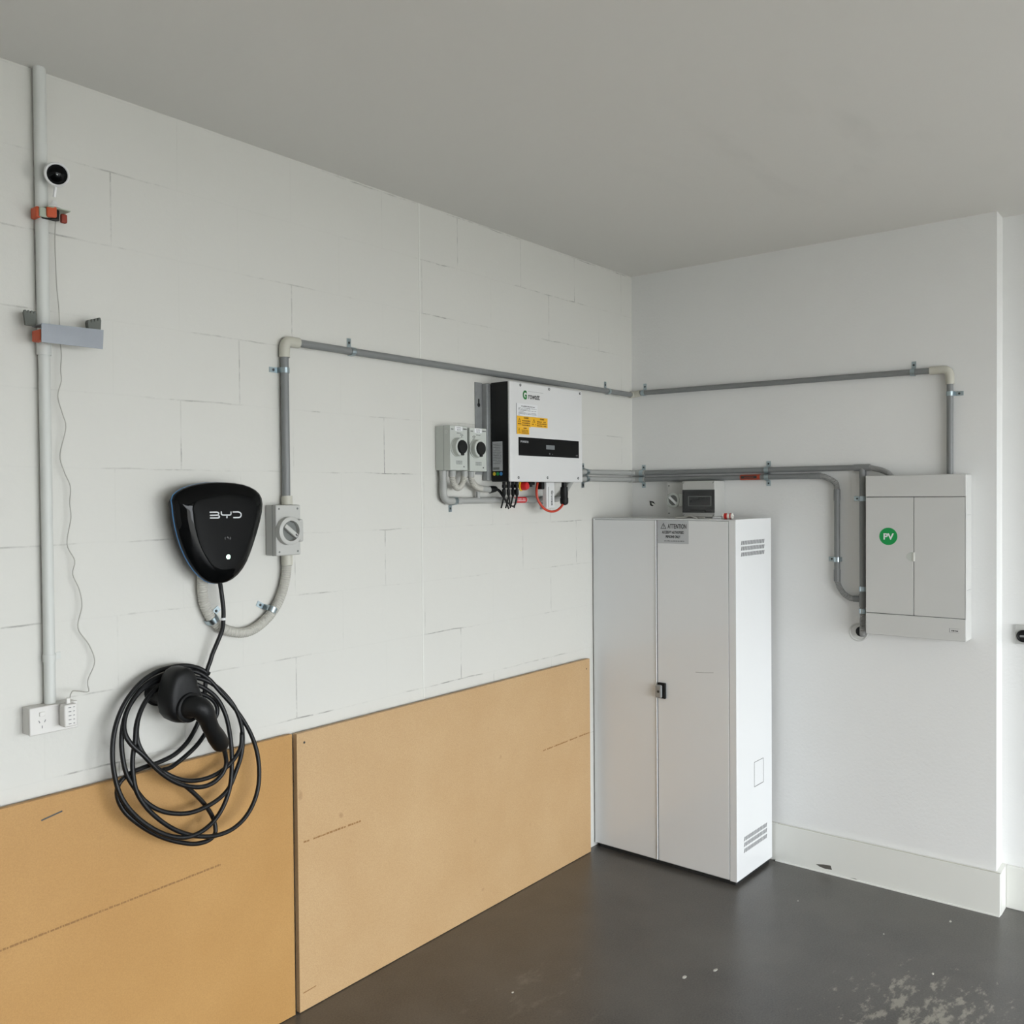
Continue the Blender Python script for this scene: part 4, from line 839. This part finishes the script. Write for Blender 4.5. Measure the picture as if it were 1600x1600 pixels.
# ---------------------------------------------------------------- twin conduits to the switchboard
RT = .0122
def twin(z, lab, aend_r, m0_x):
    t = thing('conduit_run', lab, 'conduit', (-.3, -.02, z))
    bm = NB(); tube(bm, [LW.P(m0_x, z, .02), LW.P(-.05, z, .02)], RT, 18); obj('pipe', bm, M_conduit2, t, True)
    bm = NB(); tube(bm, fillet([LW.P(-.06, z, .02), (-.02, -.02, z), RW.P(.085, z, .02)], .03), RT+.0018, 18); obj('elbow', bm, M_conduit2, t, True)
    bm = NB(); tube(bm, [RW.P(.08, z, .02), RW.P(aend_r, z, .02)], RT, 18); obj('pipe', bm, M_conduit, t, True)
    return t
au = 1.1388; al = 0.9531
tu = twin(zu, 'upper of the twin grey conduits running from the inverter to the switchboard', au-.01, e1-.15)
tl = twin(zl, 'lower of the twin grey conduits, turning down beside the switchboard', al, e1-.005)
# upper run: tee, flexible tail into the board, drop pipe
bm = NB(); tube(bm, [RW.P(au-.035, zu, .02), RW.P(au+.03, zu, .02)], RT+.002, 18); tube(bm, [RW.P(au, zu, .02), RW.P(au, zu-.045, .02)], RT+.002, 18); obj('tee', bm, M_conduit, tu, True)
pts = [(1.1599, 1.7655, 0.02), (1.1868, 1.7634, 0.022), (1.2177, 1.7559, 0.03), (1.2503, 1.7416, 0.045), (1.2645, 1.7268, 0.05)]
pts[0] = (au+.028, zu, .02)
bm = NB(); flex(bm, fp(RW, pts), .012, .0062); obj('corrugated_hose', bm, M_flex_dark, tu, True)
zd = 1.2412; ze = 1.0608
bm = NB(); tube(bm, [RW.P(au, zu-.03, .02), RW.P(au, zd-.06, .02)], RT+.0008, 18); obj('drop_pipe', bm, M_conduit, tu, True)
bm = NB(); tube(bm, [RW.P(au, 1.2331, .02), RW.P(au, 1.1786, .02)], RT+.003, 18); obj('coupling', bm, M_conduit, tu, True)
bm = NB(); flex(bm, fp(RW, [(au, zd-.055, .02), (au, zd-.09, .02), (au-.002, ze+.014, .018), (au-.006, ze-.004, .002)]), .0128, .0062); obj('corrugated_tail', bm, M_flex_dark, tu, True)
p = (1.1141, 1.0671)
t = thing('wall_escutcheon', 'round white escutcheon ring where the drop conduit enters the wall', 'ring', RW.P(p[0], p[1], 0))
bm = NB(); lathe(bm, RW.P(p[0], p[1], 0), RW.n, [(.018, .0008), (.032, .0008), (.034, .003), (.038, .0035), (.040, .002), (.040, .0003)], 36); obj('ring', bm, M_panel, t, True)
bm = NB(); lathe(bm, RW.P(p[0]+.010, p[1]+.003, .0002), RW.n, [(.0215, 0), (.0215, .001)], 28); obj('hole', bm, M_gap, t)
# lower run: bend down, pipe, bend into the coupling
av = 1.0306
bm = NB(); tube(bm, [RW.P(al-.04, zl, .02), RW.P(al+.008, zl, .02)], RT+.0016, 18); obj('coupling', bm, M_conduit, tl, True)
z1_ = 1.6738; z2_ = 1.3318; z3_ = 1.2823
bm = NB(); flex(bm, fp(RW, [(al+.005, zl, .02), (al+.028, zl-.006, .02), (av-.008, zl-.03, .02), (av, z1_, .02)]), .0128, .0062); obj('corrugated_bend', bm, M_flex_dark, tl, True)
bm = NB(); tube(bm, [RW.P(av, z1_+.004, .02), RW.P(av, z1_-.045, .02)], RT+.0018, 18); obj('coupling', bm, M_conduit, tl, True)
bm = NB(); tube(bm, [RW.P(av, z1_, .02), RW.P(av, z2_, .02)], RT, 18); obj('drop_pipe', bm, M_conduit, tl, True)
bm = NB(); tube(bm, [RW.P(av, z2_, .02), RW.P(av, z3_, .02)], RT+.0018, 18); obj('coupling', bm, M_conduit, tl, True)
pts = [(1.0355, 1.2824, 0.02), (1.0409, 1.2551, 0.02), (1.06, 1.2287, 0.02), (1.0844, 1.2137, 0.02), (1.106, 1.2109, 0.02)]
pts[0] = (av, z3_+.003, .02)
bm = NB(); flex(bm, fp(RW, pts), .0128, .0062); obj('corrugated_bend', bm, M_flex_dark, tl, True)
bm = NB(); tube(bm, [RW.P(pts[-1][0]-.006, pts[-1][1], .02), RW.P(au, pts[-1][1], .02)], RT+.001, 18); obj('branch', bm, M_conduit, tl, True)
# orange label on the lower run
p0_, p1_ = 0.5898, 0.6856
bm = NB(); tube(bm, [RW.P(p0_, zl, .02), RW.P(p1_, zl, .02)], RT+.0005, 18); lb = obj('warning_label', bm, M_orangelab, tl, True, label='orange wrap-around warning label')
bm = NB(); fbox(bm, RW, p0_+.006, p1_-.014, zl-.006, zl+.006, .0315, .0329); lk = obj('label_panel', bm, M_ink, lb)
text('lettering', 'WARNING', RW, (p0_+p1_)/2-.004, zl-.003, .0329, .0085, M_orangelab, lk, 1.1)
for (pp, side, zz, ro, lab) in (
    (0.0664, 1, zu, RT, 'zinc saddle on the upper twin conduit just right of the corner'),
    (0.0662, -1, zl, RT, 'zinc saddle on the lower twin conduit just right of the corner'),
    (0.7155, 1, zu, RT, 'zinc saddle on the upper twin conduit right of the orange label'),
    (0.7154, -1, zl, RT, 'zinc saddle on the lower twin conduit right of the orange label')):
    saddle(RW, pp, zz, .02, ro+.0005, 0, side, lab, w=.02, tab=.028)
for (pp, side, zz, lab) in ((-0.4441, 1, zu, 'zinc saddle on the upper twin conduit just right of the inverter'), (-0.4445, -1, zl, 'zinc saddle on the lower twin conduit just right of the inverter')):
    saddle(LW, pp, zz, .02, RT+.0005, 0, side, lab, w=.02, tab=.028)
saddle(RW, av, 1.376, .02, RT+.0005, math.pi/2, 1, 'zinc saddle on the left drop pipe beside the switchboard', w=.02, tab=.03)
saddle(RW, au, 1.6375, .02, RT+.001, math.pi/2, 1, 'zinc saddle high on the drop pipe touching the switchboard edge', w=.02, tab=.028)
saddle(RW, au, 1.2548, .02, RT+.001, math.pi/2, -1, 'zinc saddle above the branch coupling beside the switchboard', w=.02, tab=.012)
saddle(RW, au, 1.161, .02, RT+.001, math.pi/2, -1, 'zinc saddle below the branch coupling above the escutcheon ring', w=.02, tab=.012)

# ---------------------------------------------------------------- switchboard
sb = thing('switchboard', 'grey two-door switchboard with green PV sticker on the right wall', 'switchboard', RW.P(1.36, 1.08, 0))
PD = .092
(q0, q1, q2, q3) = [(1.1707, 1.7347), (1.5526, 1.7294), (1.5587, 1.078), (1.175, 1.0755)]
a0 = (q0[0]+q3[0])/2; a1 = (q1[0]+q2[0])/2; z1 = (q0[1]+q1[1])/2; z0 = (q2[1]+q3[1])/2
zh = 1.6435; zf = 1.166; am = 1.36225
bm = NB(); fbox(bm, RW, a0, a1, z0, z1, .0005, PD-.006, .004, 3); obj('enclosure', bm, M_panel, sb, True)
bm = NB(); fbox(bm, RW, a0+.004, a1-.004, z0+.004, z1-.004, PD-.0065, PD-.0055); obj('door_gap', bm, M_gap, sb)
bm = NB(); fbox(bm, RW, a0, a1, zh+.0012, z1, PD-.0062, PD, .003, 3); obj('header_strip', bm, M_panel, sb, True)
bm = NB(); fbox(bm, RW, a0, a1, z0, zf-.0012, PD-.0062, PD, .003, 3); fs = obj('footer_strip', bm, M_panel, sb, True)
d1 = NB(); fbox(d1, RW, a0+.001, am-.0012, zf+.0008, zh-.0008, PD-.0062, PD-.0006, .0012); d1 = obj('door', d1, M_panel, sb, True)
d2 = NB(); fbox(d2, RW, am+.0012, a1-.004, zf+.0008, zh-.0008, PD-.0062, PD-.0006, .0012); d2 = obj('door', d2, M_panel, sb, True)
bm = NB(); fbox(bm, RW, a1-.0035, a1, zf, zh, PD-.0062, PD, .0012); obj('side_rail', bm, M_panel, sb)
p = (1.3616, 1.4029)
bm = NB(); prism(bm, RW, [(am-.0015, p[1]-.02)]+[(am-.0015-.028*math.sin(math.pi*k/10), p[1]-.02*math.cos(math.pi*k/10)) for k in range(1, 10)]+[(am-.0015, p[1]+.02)], PD-.0006, PD+.0002); obj('finger_recess', bm, M_dc, d1)
bm = NB(); fbox(bm, RW, am-.0035, am+.0035, p[1]-.018, p[1]+.018, PD-.001, PD+.003, .001); obj('latch', bm, M_trim, d2, True)
p = (1.2638, 1.4832)
s_ = NB(); lathe(s_, RW.P(p[0], p[1], PD-.0006), RW.n, [(.0355, 0), (.0355, .0006)], 48); s_ = obj('round_sticker', s_, M_pv, d1, label='round green sticker with white PV letters')
text('lettering', 'PV', RW, p[0], p[1]-.0125, PD, .035, M_label, s_, 1.04, bold=.0011)
p = (1.5149, 1.118)
bm = NB(); stroke(bm, RW, [(p[0]-.019, p[1]-.008), (p[0]-.019, p[1]+.008)], .0016, PD); stroke(bm, RW, [(p[0]-.018, p[1]+.0075), (p[0]+.016, p[1]+.0075)], .0006, PD)
stroke(bm, RW, [(p[0]-.018, p[1]-.0075), (p[0]+.016, p[1]-.0075)], .0006, PD); obj('badge_outline', bm, M_greyink, fs)
bm = NB(); scribble(bm, RW, p[0]-.012, p[0]+.012, p[1]-.003, .0045, PD, random.Random(1), 1); obj('badge_lettering', bm, M_ink, fs)
bm = NB(); fbox(bm, RW, a1-.001, a1+.0006, z0+.2, z0+.2008, .01, PD-.012); fbox(bm, RW, a1-.001, a1+.0006, z1-.16, z1-.1592, .01, PD-.012); obj('side_seam', bm, M_greyink, sb)

# ---------------------------------------------------------------- rotary isolator and breaker box above the cabinet
t = thing('isolator_switch', 'grey rotary isolator switch left of the windowed breaker box', 'switch', RW.P(.28, 1.56, 0))
z1 = 1.7172; z0 = 1.5495; a0 = 0.2289; a1 = 0.3309
bm = NB(); fbox(bm, RW, a0, a1-.002, z0, z1, .0005, .06, .003); obj('enclosure', bm, M_isol, t, True)
for zz in (z1-.014, z0+.022):
    bm = NB(); lathe(bm, RW.P(a0+.010, zz, .06), RW.n, [(.0035, 0), (.0033, .0005)], 12); obj('screw', bm, M_screw, t)
ka, kb = (0.2672, 1.6341)
bm = NB(); lathe(bm, RW.P(ka, kb, .06), RW.n, [(.0345, 0), (.0345, .014), (.032, .016), (.025, .016), (.0245, .008)], 36); fbox(bm, RW, ka+.027, a1-.004, kb-.03, kb+.03, .06, .072, .004); obj('knob_collar', bm, M_dc, t, True)
bm = NB(); lathe(bm, RW.P(ka, kb, .062), RW.n, [(.024, 0), (.024, .007), (0, .007)], 32); obj('knob_recess', bm, M_knobgrey, t, True)
d = Vector((.76, -.65)); G = Fr(RW.P(ka, kb, 0), RW.ex*d.x+RW.ez*d.y, RW.ex*-d.y+RW.ez*d.x, RW.n)
bm = NB(); fbox(bm, G, -.0245, .0245, -.0055, .0055, .069, .081, .0025); obj('knob', bm, M_label, t, True)
t = thing('breaker_box', 'small pale breaker box with smoky window above the cabinet', 'breaker box', RW.P(.42, 1.56, 0))
b0, b1, b2 = 0.3325, 0.4995, 0
z1 = 1.72425; z0 = 1.5558
bm = NB(); fbox(bm, RW, b0, b1, z0, z1, .0005, .103, .0045, 3); obj('enclosure', bm, M_isol, t, True)
wz1 = 1.6831; wz0 = 1.5759
w_ = NB(); fbox(w_, RW, b0+.002, b1-.0005, wz0, wz1, .102, .1055, .001); w_ = obj('window', w_, M_window, t, label='smoky transparent window')
bm = NB(); wa, wb = b0+.002, b1-.0005
fbox(bm, RW, wa, wb, wz1-.012, wz1-.010, .1055, .1065); fbox(bm, RW, wa+.006, wb-.006, wz0+.016, wz0+.0175, .1055, .1065); fbox(bm, RW, wa, wb, wz0+.004, wz0+.0055, .1055, .1065)
fbox(bm, RW, wa+.008, wa+.0095, wz0+.016, wz1-.012, .1055, .1065); fbox(bm, RW, wb-.0095, wb-.008, wz0+.016, wz1-.012, .1055, .1065); obj('window_frame', bm, M_gap, w_)
bm = NB(); rnd = random.Random(12)
for k in range(14):
    x = wa+.038+.006*k; hgt = rnd.uniform(.008, .02); zc2 = wz0+.045+.0012*k*(1 if k > 6 else 0)
    fbox(bm, RW, x, x+.004, zc2, zc2+hgt, .1055, .1058)
obj('breaker_toggles', bm, M_screw, w_)
bm = NB(); fbox(bm, RW, wa+.03, wa+.034, wz0+.03, wz1-.03, .1055, .1057); fbox(bm, RW, wb-.02, wb-.016, wz0+.03, wz1-.03, .1055, .1057); fbox(bm, RW, wa+.03, wb-.016, wz0+.03, wz0+.033, .1055, .1057); fbox(bm, RW, wa+.03, wb-.016, wz1-.033, wz1-.03, .1055, .1057); obj('breaker_outline', bm, M_knobgrey, w_)
bm = NB(); fbox(bm, RW, wa+.045, wb-.045, wz0+.001, wz0+.012, .1055, .110, .002); obj('window_catch', bm, M_screw, w_, True)
for (a, b) in ((b0+.008, z1-.008), (b1-.008, z1-.008), (b0+.008, z0+.008), (b1-.008, z0+.008)):
    bm = NB(); stroke(bm, RW, [(a-.004, b-.004), (a+.004, b+.004)], .002, .103); obj('screw', bm, M_screw, t)
# torn paint patch
p = (0.1154, 1.6135)
bm = NB(); prism(bm, RW, [(p[0]-.018, p[1]+.018), (p[0]+.004, p[1]+.014), (p[0]+.014, p[1]+.002), (p[0]-.002, p[1]-.010), (p[0]-.014, p[1]-.004)], .0002, .0012); cp_ = obj('hole_patch', bm, M_gap)
tag(cp_, 'small torn hole in the wall paint left of the rotary isolator', 'wall damage')
bm = NB(); prism(bm, RW, [(p[0]-.006, p[1]+.010), (p[0]+.010, p[1]+.003), (p[0]+.022, p[1]-.002), (p[0]+.008, p[1]-.005), (p[0]-.004, p[1]+.0)], .0012, .003); obj('paint_flap', bm, M_trim, cp_)

# ---------------------------------------------------------------- key switch and wall shelf box beyond the corner
t = thing('key_switch', 'white wall switch plate with black round key lock at the right edge', 'switch', RC.P(1.72, 1.12, 0))
p = (1.6929, 1.1122)
z1 = 1.1358; z0 = 1.0597; kk = (1.7226, 1.0924)
bm = NB(); fbox(bm, RC, p[0], p[0]+.075, z0, z1, .0005, .012, .002); obj('plate', bm, M_isol, t, True)
bm = NB(); lathe(bm, RC.P(kk[0], kk[1], .012), RC.n, [(.024, 0), (.024, .006), (.019, .008), (.016, .005), (0, .005)], 32); obj('lock_ring', bm, M_black, t, True)
bm = NB(); fbox(bm, RC, kk[0]-.012, kk[0]+.012, kk[1]-.004, kk[1]+.004, .017, .02, .001); obj('key_slot', bm, M_steel, t, True)

# ---------------------------------------------------------------- crumbs on the floor
rnd = random.Random(21)
for (fx_, fy_), s, where in zip([(-1.1703, -0.9016), (-1.063, -0.964), (-0.3594, -0.9859), (-0.4387, -1.3471), (-0.1764, -1.5184), (-1.6089, -0.4934), (-0.6294, -1.5677)], (.013, .012, .005, .005, .009, .006, .007),
    ('flat pale patch-like crumb on the floor in front of the cabinet, left of its twin', 'flat pale patch-like crumb on the floor in front of the cabinet, right of its twin', 'tiny pale crumb on the floor just right of the cabinet', 'tiny white crumb midway along the floor before the skirting',
     'elongated white crumb on the floor nearest the wall corner', 'small white crumb on the floor nearest the fibreboard', 'small pale crumb just above the large floor stain')):
    bm = NB(); n = 7
    prism(bm, FLR, [(fx_+s*rnd.uniform(.6, 1.1)*math.cos(2*math.pi*k/n), fy_+s*.55*rnd.uniform(.6, 1.1)*math.sin(2*math.pi*k/n)) for k in range(n)], .0002, .0022)
    tag(obj('plaster_crumb', bm, M_flake), where, 'crumb', 'plaster crumbs on the floor')
